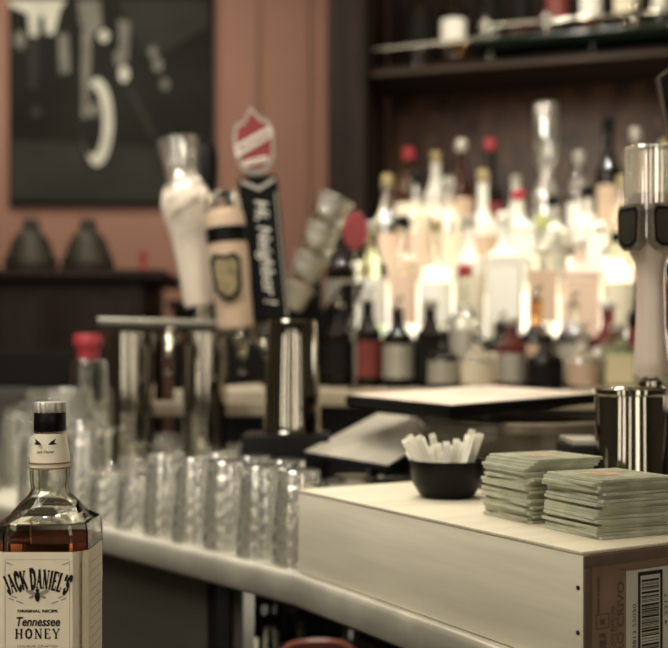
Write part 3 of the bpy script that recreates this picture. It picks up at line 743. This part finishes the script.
obj('holder_body', add_box(BM(), (0,0,.085), (.05,.10,.17), bev=.003), M['blackmat'], t)
obj('napkins', add_box(BM(), (0,0,.174), (.044,.09,.008), bev=.002), M['menug'], t)
# shaker tin upside down
sx = X_(292,1.85)
o = obj('shaker_tin', add_lathe(BM(), [(.049,0),(.0505,.003),(.049,.006),(.0475,.04),(.043,.13),(.0400,.186),(.0385,.190),(.036,.188),(0,.186)], 48), M['chrome']); o.location = (sx,1.86,.1535)
tag(o, 'upturned polished steel shaker tin on a black box in the middle', 'shaker')

# ---------------------------------------------------------------- left beer tower
def ycol(px): return 2.28
tw = thing('beer_tap_tower', 'polished steel beer tap tower with two round columns left of centre', 'beer tower', (X_(168,2.28),2.28,0))
ox = tw.location.x
cz0 = Z_(331,2.28)
for px, w_ in ((131,.049),(205,.047)):
    cobj = obj('column', add_lathe(BM(), [(0,0),(w_+.01,0),(w_+.01,.012),(w_,.016),(w_,cz0-.004),(w_-.004,cz0),(0,cz0)], 48, c=(X_(px,2.28)-ox,0,0)), M['chrome'], tw)
lx, rx = X_(104,2.28)-ox, X_(268,2.28)-ox
bm = BM()
add_loft(bm, [[Vector((x, y, z)) for y, z in ((-.055,zt-.018),(-.058,zt-.009),(-.055,zt),(.055,zt),(.058,zt-.009),(.055,zt-.018))] for x, zt in ((lx,cz0+.026),((lx+rx)/2,cz0+.022),(rx,cz0+.018))])
obj('top_beam', bm, M['satin'], tw)
PZ = cz0+.012
for px in (168, 240):
    x = X_(px,2.2)-ox
    bm = BM(); add_tube(bm, [(x,-.0,cz0+.002),(x,-.06,cz0-.012),(x+.005,-.10,cz0-.02),(x+.008,-.125,cz0-.05),(x+.008,-.13,cz0-.085)], [.014,.014,.012,.010,.009], 14)
    fa = obj('faucet', bm, M['chrome'], tw)
    obj('faucet_collar', add_lathe(BM(), [(0,-.02),(.020,-.02),(.022,0),(.020,.015),(0,.02)], 20, c=(x,-.045,cz0-.008)), M['chrome'], fa)
x = X_(262,2.2)-ox
bm = BM(); add_tube(bm, [(rx-.05,-.03,cz0-.004),(rx-.02,-.05,cz0-.012),(rx,-.06,cz0-.04),(rx+.004,-.06,cz0-.085)], [.014,.013,.011,.009], 14); obj('side_spout', bm, M['chrome'], tw)
bm = add_box(BM(), (X_(190,2.2)-ox,.12,.17), (.40,.03,.030), bev=.003); obj('rear_shelf', bm, M['backbar'], tw)
# tap handles (things held by the tower)
HYd = 2.24
def lean_frame(px0, py0, px1, py1, Y):                   # base + rotation so local z follows the leaning handle
    a, b = PT(px0,py0,Y), PT(px1,py1,Y); d = b-a
    return a, math.atan2(d.x, d.z), d.length
zt0 = cz0+.021
# white ceramic beer-glass-topped handle
b0, lean, ln = lean_frame(199,306,178,139,HYd)
t = thing('white_tap_handle', 'white curved tap handle with clear glass top, leaning left on the beer tower', 'tap handle', b0, rot=(0,lean,0))
k = ln
obj('handle_body', add_lathe(BM(), [(0,0),(.028,0),(.031,.01),(.034,k*.25),(.040,k*.42),(.050,k*.55),(.052,k*.62),(.046,k*.69),(.030,k*.74),(.027,k*.80),(0,k*.805)], 40), M['ceramic'], t)
obj('clear_top', add_lathe(BM(), [(.047,k*.695),(.034,k*.76),(.036,k*.86),(.042,k*.98),(.042,k),(.036,k),(.031,k*.87),(.028,k*.81),(.030,k*.76),(.040,k*.70)], 32, closed=True), M['hazy'], t)
bm = BM(); rnd = random.Random(9)
for i in range(9):
    a0 = -PI/2 + rnd.uniform(-.8,.2); z0 = k*(.40+.028*i); pts = []
    for j in range(5):
        a_ = a0+j*.16; rr_ = .0535 - .0; pts.append((.0528*math.cos(a_), .0528*math.sin(a_), z0+j*.004+rnd.uniform(-.002,.002)))
    add_tube(bm, pts, .0011, 5)
obj('scribbled_script', bm, M['inkgrey'], t)
obj('stem', add_lathe(BM(), [(0,-.036),(.014,-.036),(.014,-.022),(.010,-.018),(.010,.002),(0,.002)], 20), M['chrome'], t)
# black handle behind
b0, lean, ln = lean_frame(207,306,207,146,2.44)
t = thing('plain_black_tap_handle', 'plain black tap handle behind the white one', 'tap handle', (b0.x,2.44,b0.z))
obj('handle_body', add_loft(BM(), [sq_ring(w_,w_*.4,z) for w_, z in ((.012,0),(.016,.02),(.020,ln*.6),(.024,ln*.9),(.020,ln))]), M['black'], t)
obj('stem', add_lathe(BM(), [(.008,-b0.z+.0),(.008,.002),(0,.002)], 12), M['chrome'], t)
# tan handle with badge
b0, lean, ln = lean_frame(236,328,222,192,2.15)
t = thing('tan_tap_handle', 'tan cylindrical tap handle with black band and olive badge', 'tap handle', b0, rot=(0,lean,0))
k = ln
obj('handle_body', add_lathe(BM(), [(0,0),(.034,0),(.036,.006),(.036,k*.28),(.039,k*.45),(.039,k*.62),(.039,k*.80),(.036,k*.86),(0,k*.87)], 40), M['tan'], t)
obj('clear_top', add_lathe(BM(), [(0,k*.872),(.035,k*.872),(.036,k*.90),(.034,k*.97),(.028,k),(0,k)], 32), M['glass'], t)
obj('black_band', add_lathe(BM(), [(.0385,k*.62),(.0400,k*.625),(.0400,k*.735),(.0385,k*.74)], 40), M['black'], t)
bm = BM(); add_prism(bm, [(-.030,.035),(-.020,.048),(0,.043),(.020,.048),(.030,.035),(.027,-.02),(.016,-.038),(0,-.046),(-.016,-.038),(-.027,-.02)], 'Y', -.044, -.034)
bd = obj('badge', bm, M['black'], t, smooth=False); bd.location = (-.004,0,k*.36)
bm = BM(); add_prism(bm, [(-.023,.028),(-.016,.038),(0,.034),(.016,.038),(.023,.028),(.020,-.016),(.011,-.030),(0,-.036),(-.011,-.030),(-.020,-.016)], 'Y', -.0455, -.043)
obj('badge_face', bm, M['olive'], bd, smooth=False)
# black lettered handle with red shield
b0, lean, ln = lean_frame(271,321,257,178,2.215)
t = thing('black_lettered_tap_handle', 'black tap handle lettered Hi Neighbor, topped with a red shield emblem', 'tap handle', b0, rot=(0,lean,.12))
k = ln
obj('handle_body', add_loft(BM(), [[Vector((x*w_, y*w_*.55, z)) for x, y in ((-1,-1),(1,-1),(1,1),(-1,1))] for w_, z in ((.036,0),(.037,.004),(.039,k-.004),(.038,k))]), M['black'], t)
bm = BM(); yf = -.0228
for s in (-1,1):
    add_loft(bm, [[Vector((0,yf,k-.022)),Vector((0,yf,k-.030)),Vector((0,yf+.004,k-.030)),Vector((0,yf+.004,k-.022))],[Vector((s*.034,yf,k-.004)),Vector((s*.034,yf,k-.012)),Vector((s*.034,yf+.004,k-.012)),Vector((s*.034,yf+.004,k-.004))]])
add_box(bm, (.032,-.0222,k*.45), (.0025,.002,k*.86))
obj('white_trim', bm, M['silver'], t, smooth=False)
bm = BM()
text_mesh_into(bm, 'Hi, Neighbor !', lambda a, b: Vector((-.010+b, yf-.0004, k*.48-a)), .036, shear=.25, bold=.0004, width=k*.72)
obj('lettering', bm, M['white'], t, smooth=False)
bm = BM()
sp = [(-.036,.03),(-.040,.085),(-.034,.108),(-.018,.112),(0,.142),(.018,.118),(.034,.112),(.042,.088),(.038,.035),(.022,.012),(0,.004),(-.022,.010)]
add_prism(bm, sp, 'Y', -.010, .010)
sh_ = obj('shield', bm, M['silver'], t, smooth=False); sh_.location = (0,0,k)
bm = BM(); add_prism(bm, [(x*.84, .068+(z-.068)*.84) for x, z in sp], 'Y', -.0125, -.0095); obj('red_field', bm, M['redp'], sh_, smooth=False)
bm = BM()
add_prism(bm, [(-.038,.040),(-.040,.064),(.036,.100),(.038,.078)], 'Y', -.015, -.0115)
add_prism(bm, [(-.024,.022),(-.024,.034),(.024,.040),(.024,.028)], 'Y', -.015, -.0115)
bn = obj('banner', bm, M['white'], sh_, smooth=False)
bm = BM(); th = math.atan2(.036,.076)
text_mesh_into(bm, 'Narragansett', lambda a, b: Vector((a*math.cos(th)-b*math.sin(th), -.0154, .0665+a*math.sin(th)+b*math.cos(th))), .016, shear=.3, bold=.0004, width=.074)
text_mesh_into(bm, 'LAGER BEER', lambda a, b: Vector((a, -.0154, .0275+a*.12+b)), .008, width=.040)
obj('lettering', bm, M['redp'], bn, smooth=False)
obj('stem', add_lathe(BM(), [(0,-.014),(.011,-.014),(.011,.002),(0,.002)], 20), M['chrome'], t)

# ---------------------------------------------------------------- right beer tower with white handle
Yr = 1.36
t = thing('chrome_tap_column', 'round polished chrome tap column at right behind the coasters', 'beer tower', (X_(630,Yr),Yr,0))
zt = Z_(386,Yr); xr = t.location.x
obj('column', add_lathe(BM(), [(0,0),(.050,0),(.050,.01),(.0425,.014),(.0425,zt-.006),(.0405,zt-.001),(.038,zt),(0,zt)], 56), M['chrome'], t)
0 and obj('ribs', add_loft(BM(), [[Vector((x,y,z)) for x, y in ((.018,-.046),(.030,-.046),(.034,-.030),(.014,-.030))] for z in (.02,zt-.012)]), M['chrome'], t)
obj('cap_ring', add_lathe(BM(), [(.0425,zt-.012),(.0450,zt-.010),(.0450,zt-.004),(.0425,zt-.002)], 56), M['chrome'], t)
b0 = PT(652,377,1.34); top = PT(652,146,1.34); k = top.z-b0.z
t = thing('glossy_tap_handle', 'pinkish white glazed tap handle with dark framed badges and clear glass top, right edge', 'tap handle', (xr+.024,1.355,zt))
dz = b0.z-zt
obj('stem', add_lathe(BM(), [(0,0),(.014,0),(.014,.006),(.009,.010),(.009,dz+.004),(0,dz+.004)], 24), M['chrome'], t)
obj('handle_body', add_lathe(BM(), [(0,dz),(.0190,dz),(.0215,dz+.004),(.0205,dz+k*.08),(.0175,dz+k*.25),(.0165,dz+k*.42),(.0185,dz+k*.50),(.0250,dz+k*.54),(.0290,dz+k*.60),(.0305,dz+k*.68),(.0285,dz+k*.76),(.020,dz+k*.80),(0,dz+k*.81)], 48), M['ceramicp'], t)
obj('clear_top', add_lathe(BM(), [(.0310,dz+k*.60),(.0320,dz+k*.7),(.0335,dz+k*.98),(.0325,dz+k),(.0305,dz+k),(.0305,dz+k*.72),(.0295,dz+k*.61)], 40, closed=True), M['hazy'], t)
for a_ in (-150,-78,-6):
    aa = math.radians(a_); pl_ = [(-.015,.028),(.015,.028),(.0185,.020),(.0165,-.020),(.007,-.028),(-.007,-.028),(-.0165,-.020),(-.0185,.020)]
    mx = Matrix.Translation((0,0,dz+k*.645)) @ Matrix.Rotation(aa+PI/2,4,'Z')
    bm = add_prism(BM(), pl_, 'Y', -.0375, -.024); bmesh.ops.transform(bm, matrix=mx, verts=bm.verts[:]); fr = obj('badge_frame', bm, M['badgerim'], t, smooth=False)
    bm = add_prism(BM(), [(x*.86, z*.86) for x, z in pl_], 'Y', -.0385, -.037); bmesh.ops.transform(bm, matrix=mx, verts=bm.verts[:]); bs = obj('badge_face', bm, M['blackmat'], fr, smooth=False)
    bm = BM(); add_prism(bm, [(x*.70, z*.70) for x, z in pl_], 'Y', -.0390, -.0384)
    bmesh.ops.transform(bm, matrix=mx, verts=bm.verts[:]); obj('dark_inset', bm, M['reflector'], bs, smooth=False)
# faceted plaque handle at the right edge
Yp = 1.55
t = thing('faceted_sign_handle', 'dark faceted sign with thin pale outline at the upper right edge', 'tap handle', (X_(692,Yp),Yp,0))
def rel(px, py): p = PT(px,py,Yp); return (p.x-X_(692,Yp), p.z)
oc = [rel(656,78),rel(672,66),rel(712,66),rel(728,78),rel(716,146),rel(668,146)]
obj('sign_frame', add_prism(BM(), oc, 'Y', -.006, .006), M['satin'], t, smooth=False)
cxx = sum(p[0] for p in oc)/6; czz = sum(p[1] for p in oc)/6
obj('sign_face', add_prism(BM(), [(cxx+(a-cxx)*.94, czz+(b-czz)*.94) for a, b in oc], 'Y', -.008, -.0055), M['black'], t, smooth=False)
obj('stem', add_lathe(BM(), [(0,0),(.03,0),(.03,.01),(.012,.016),(.012,oc[4][1]),(0,oc[4][1]+.001)], 20), M['chrome'], t)

# ---------------------------------------------------------------- bottle with red cap at left
zz = 0
Yb = 2.55
bl = thing('red_capped_bottle', 'clear bottle with red cap standing among glasses left of the tower', 'bottle', (X_(88,Yb),Yb,0))
ct = Z_(334,Yb); gs = Z_(360,Yb)
obj('glass_body', add_lathe(BM(), [(0,0),(.04,0),(.044,.01),(.044,gs-.012),(.040,gs),(.024,gs+.003),(.022,gs+.01),(0,gs+.01)], 32), M['glassfar'], bl)
obj('cap', add_lathe(BM(), [(0,gs),(.024,gs+.002),(.026,gs+.03),(.032,gs+.034),(.032,ct-.006),(.029,ct),(0,ct)], 24), M['red'], bl)
# black register/equipment behind the glasses at left
t = thing('black_till', 'tall boxy black till cabinet behind the glasses at far left', 'till', (-.86,3.12,ZF))
obj('till_body', add_box(BM(), (-.05,0,.685), (.42,.28,1.37), bev=.012), M['blackmat'], t)
obj('till_screen', add_box(BM(), (-.08,-.144,1.21), (.24,.008,.12), bev=.004), mat('till screen',(60,56,50),.3), t)
o = obj('bottle_stopper', add_lathe(BM(), [(0,0),(.02,0),(.022,.012),(.012,.02),(.010,.05),(.016,.06),(.014,.08),(0,.084)], 16), M['red']); o.location = (X_(137,4.05),4.05,.60+.0)
tag(o, 'tiny red stopper on the sideboard above the tower beam', 'stopper')
o.location = (-.72,4.15,.60)

# ---------------------------------------------------------------- glasses on the counter
def mesh_of(bm, name, m):
    bmesh.ops.recalc_face_normals(bm, faces=bm.faces[:]); me = bpy.data.meshes.new(name); bm.to_mesh(me); bm.free(); me.materials.append(m)
    me.polygons.foreach_set('use_smooth', [True]*len(me.polygons)); me.set_sharp_from_angle(angle=math.radians(35)); return me
flu = lambda a, z: 1+.05*abs(math.sin(a*5))*(1 if z < .05 else .5)+.012*math.sin(z*240)
def tumbler(rb, rt, h, th=.0028):                       # upside down: rim (rb) on the counter, thick base on top (rt)
    return add_lathe(BM(), [(rb,0),(rb*1.01,.002),(rb*.995,.010),(rb*.97,h*.3),(rt*1.04,h*.8),(rt,h*.96),(rt*.92,h),(0,h*.992),
                            (0,h*.86),(rt*.80,h*.87),(rt*.95,h*.8),(rb*.97-th,h*.3),(rb-th,.006),(rb-th*.8,0)], 42, closed=False, mod=flu)
def close_rim(bm): bmesh.ops.holes_fill(bm, edges=[e for e in bm.edges if e.is_boundary], sides=0); return bm
def tumbler_c(rb, rt, h, th=.0028, mod=1, seg=60):
    pr = [(0,h*.86),(rt*.80,h*.87),(rt*.95,h*.8),(rb*.97-th,h*.3),(rb-th,.006),(rb-th*.6,0)]
    for i in range(27):
        f = i/26; pr.append((rb+(rt-rb)*f**1.3, .0015+(h*.97-.0015)*f))
    pr += [(rt*.92,h),(0,h*.992)]
    amp = .030 if mod else .008
    def m_(a, z):
        return 1 + amp*math.cos(9*a + (PI if int(z/.011) % 2 else 0))*abs(math.sin(PI*z/.011))*(1 if z < h*.55 else .35)
    return add_lathe(BM(), pr, seg, mod=m_)
def stem_up(h):                                          # wine glass upside down: rim on counter, foot in the air
    pr = [(0,h*.50),(.016,h*.47),(.030,h*.36),(.034,h*.2),(.029,.002),(.030,0),(.032,.001),(.0365,h*.2),(.033,h*.38),(.018,h*.50),(.006,h*.56),(.004,h*.62),(.0042,h*.90),(.010,h*.955),(.032,h*.985),(.033,h),(0,h)]
    return add_lathe(BM(), pr, 32)
KG = {
 'tall': ('upturned_tumbler', mesh_of(tumbler_c(.0375,.0290,.128), 'tall tumbler', M['hazy']), .0405),
 'short': ('upturned_tumbler', mesh_of(tumbler_c(.0395,.034,.088), 'short tumbler', M['hazy']), .0425),
 'pint': ('pint_glass', mesh_of(tumbler_c(.043,.031,.158), 'pint', M['hazy']), .044),
 'stem': ('stemmed_glass', mesh_of(stem_up(.150), 'stemmed', M['hazy']), .0375),
}
blocked = [(X_(131,2.28),2.28,.062),(X_(205,2.28),2.28,.060),(-.08,1.86,.085),(.095,1.93,.05),(tc_[0],tc_[1],.155),(X_(88,Yb),Yb,.046),(X_(207,2.44),2.44,.022)]
pitch = [(60,2.30,.068,.215)]
for i, (px, Y, r, h) in enumerate(pitch):
    t = thing('glass_pitcher', ['wide clear glass pitcher behind the whiskey bottle neck among the glasses','wide clear glass pitcher at the far left edge'][i], 'pitcher', (X_(px,Y),Y,0), PI-.4)
    obj('pitcher_body', add_lathe(BM(), [(0,.012),(r*.76,.014),(r*.84,h*.15),(r*.88,h*.3),(r*.93,h*.5),(r*.96,h*.985),(r*.98,h),(r*1.02,h),(r*1.01,h*.97),(r*.99,h*.5),(r*.96,h*.4),(r*.93,h*.3),(r*.90,h*.2),(r*.86,h*.1),(r*.82,0),(0,0)], 60, mod=lambda a, z: 1+.035*math.cos(14*a+z*90)), M['hazy'], t)
    obj('handle', add_tube(BM(), [(r*.99,0,h*.86),(r*1.45,0,h*.84),(r*1.6,0,h*.6),(r*1.4,0,h*.32),(r*.96,0,h*.25)], .008, 10), M['hazy'], t)
    blocked.append((X_(px,Y),Y,r+.055))
def box_dist(x, y):                                      # signed distance from the box footprint
    dx, dy = x-BO.x, y-BO.y; lx_ = dx*math.cos(BA)+dy*math.sin(BA); ly = -dx*math.sin(BA)+dy*math.cos(BA)
    qx = max(-lx_, lx_-BW); qy = max(-ly, ly-BLn)
    return math.hypot(max(qx,0), max(qy,0)) if (qx > 0 or qy > 0) else -1
def edge_dist(x, y):
    best = 9
    for a, b in zip(E, E[1:]):
        ab = b-a; p = Vector((x,y)); tt = max(0, min(1, (p-a).dot(ab)/ab.length_squared)); q_ = a+ab*tt
        sg = 1 if (ab.x*(p.y-a.y)-ab.y*(p.x-a.x)) > 0 else -1
        d_ = (p-q_).length
        if d_ < abs(best): best = d_*sg
    return best
placed = []; rnd = random.Random(21)
dE = (E[2]-E[1]).normalized(); nE = Vector((-dE.y, dE.x))
if nE.y < 0: nE = -nE
rows = []
nrow = 0
ORD = ['first','second','third','fourth','fifth','sixth','seventh','eighth','ninth','tenth','eleventh','twelfth']
count = 0; frontn = 0
cand = []
for a_ in range(110):
    for c_ in range(-40, 150):
        cand.append((a_, c_))
for a_, c_ in cand:
    if True:
        r_ = 0 if a_ < 1 else 1
        s = -.0105*c_ - (.004 if a_ % 2 else 0)
        p = E[2] + dE*s + nE*(.0455+.0095*a_)
        x, y = p.x, p.y
        px = CX+F*x/y
        if px < -25 or px > 400 or y > 2.85: continue
        if px > 290 and y > 1.95: continue
        rel_ = Vector((x,y))-A0
        if rel_.dot(DU) > -.17 and rel_.dot(NV) < 1.46: continue
        if px < 110: kind = ['pint','tall','stem','pint'][int(x*1e4) % 4] if y < 2.3 else 'pint'
        elif y < 1.80: kind = 'tall' if px < 300 else 'short'
        else: kind = 'short'
        nm, me, rad = KG[kind]
        if edge_dist(x, y) < rad+.003 or box_dist(x, y) < rad+.003 and box_dist(x,y) > -2 and (box_dist(x,y) < rad+.003): continue
        if any(math.hypot(x-a, y-b) < rad+c+.002 for a, b, c in blocked): continue
        if any(math.hypot(x-a, y-b) < rad+c+.0005 for a, b, c in placed): continue
        placed.append((x, y, rad))
        o = bpy.data.objects.new(nm, me); COL.objects.link(o); o.location = (x, y, .0008); o.rotation_euler = (0,0,rnd.uniform(0,6))
        if edge_dist(x, y) < .065 and px > 100 and frontn < 12 and px < 300:
            tag(o, f"upside-down fluted tumbler in the row at the steel edge, {ORD[frontn]} left of plywood box", 'glass', 'upturned glasses on the counter'); frontn += 1
        else:
            tag(o, {'tall':'tall fluted tumbler upside down among the crowded glasses behind the front row','short':'short clear tumbler upside down in the crowd near the tower',
                    'pint':'pint glass upside down in the left crowd behind the whiskey bottle','stem':'stemmed glass upside down with its foot in the air, left crowd'}[kind], 'glass',
                {'tall':'tall upturned tumblers behind the front row','short':'short upturned tumblers','pint':'upturned pint glasses','stem':'upturned stemmed glasses'}[kind])
        count += 1
print('GLASSES', count)

# ---------------------------------------------------------------- light
def area(name, loc, target, size, power, col=(1,.95,.84), spread=None, sy=None):
    l = bpy.data.lights.new(name, 'AREA'); l.energy = power; l.color = col; l.size = size
    if sy: l.shape = 'RECTANGLE'; l.size_y = sy
    if spread: l.spread = spread
    o = bpy.data.objects.new(name, l); COL.objects.link(o); o.location = loc
    o.rotation_euler = (Vector(target)-Vector(loc)).to_track_quat('-Z','Y').to_euler(); return o
def spot(name, loc, target, power, angle, blend=.5, r=.05, col=(1,.93,.82)):
    l = bpy.data.lights.new(name, 'SPOT'); l.energy = power; l.color = col; l.spot_size = math.radians(angle); l.spot_blend = blend; l.shadow_soft_size = r
    o = bpy.data.objects.new(name, l); COL.objects.link(o); o.location = loc
    o.rotation_euler = (Vector(target)-Vector(loc)).to_track_quat('-Z','Y').to_euler(); return o
area('soft_key', (-1.2,.3,1.9), (0,1.6,0), 1.0, 34)
for i, (x, y, tx, ty) in enumerate(((-1.0,2.9,-.6,2.2),(-.6,2.7,-.4,2.0),(-.3,2.5,-.2,1.8),(-.9,1.6,-.5,2.1),(-.35,1.2,-.2,1.75),(.1,2.2,.0,1.6),(.3,.6,.2,1.2),(-.9,.5,-.35,1.1),
        (-1.3,2.3,-.6,2.3),(-.75,2.2,-.45,2.1),(-.1,1.7,-.25,1.8),(.2,2.7,-.1,1.8),(-.6,1.0,-.4,1.9),(.0,.9,-.2,1.7),(-1.4,1.4,-.6,2.2),(-.45,3.1,-.4,2.2))):
    spot('counter_spot', (x,y,1.9), (tx,ty,0), 20, 46, .6, r=.018, col=(1,.96,.88))  # unseen spots added to multiply glints on the counter glasses
area('wall_wash', (-1.2,3.9,1.98), (-.9,5.0,.9), 1.0, 13, sy=.3)
area('bay_light', (-.03,1.585,-.065), (-.10,1.85,-.19), .12, .4)  # unseen fill added so the bay's contents show
for i, u in enumerate((.05,.42,.80,1.2)):
    a_ = BB(u,1.55,1.95); b_ = BB(u,.85,.48)
    spot('bottle_spot', a_, b_, 85, 38, .7, r=.022)
spot('label_spot', (-.75,.0,1.3), (-.25,1.05,.08), 22, 22, .8, r=.05, col=(1,.96,.88))  # added off-frame spot that brightens the whiskey label
rl_ = random.Random(2)
for i in range(22):  # unseen points of light, added for sparkle in the glass
    l = bpy.data.lights.new('pendant', 'POINT'); l.energy = 3.5; l.color = (1,.93,.8); l.shadow_soft_size = .022
    o = bpy.data.objects.new('pendant', l); COL.objects.link(o)
    o.location = (-1.5+2.2*rl_.random(), .4+3.0*rl_.random(), 1.35+.6*rl_.random())
w = bpy.data.worlds.new('World'); bpy.context.scene.world = w; w.use_nodes = True
w.node_tree.nodes['Background'].inputs[0].default_value = (1,.9,.74,1); w.node_tree.nodes['Background'].inputs[1].default_value = .35

# ---------------------------------------------------------------- camera
cam = bpy.data.cameras.new('Camera'); co = bpy.data.objects.new('Camera', cam); COL.objects.link(co)
co.location = (0,0,HC); co.rotation_euler = (PI/2,0,0)
cam.sensor_width = 36; cam.sensor_fit = 'HORIZONTAL'; cam.lens = F/668*36; cam.shift_y = (HY-324)/668
cam.clip_start = .05
cam.dof.use_dof = True; cam.dof.focus_distance = 1.06; cam.dof.aperture_fstop = cam.lens/1000/.0150
bpy.context.scene.camera = co
sc = bpy.context.scene
sc.view_settings.view_transform = 'Standard'; sc.view_settings.look = 'None'; sc.view_settings.exposure = -.1
try:
    sc.cycles.max_bounces = 14; sc.cycles.transmission_bounces = 12; sc.cycles.glossy_bounces = 6; sc.cycles.sample_clamp_indirect = 120
except Exception: pass
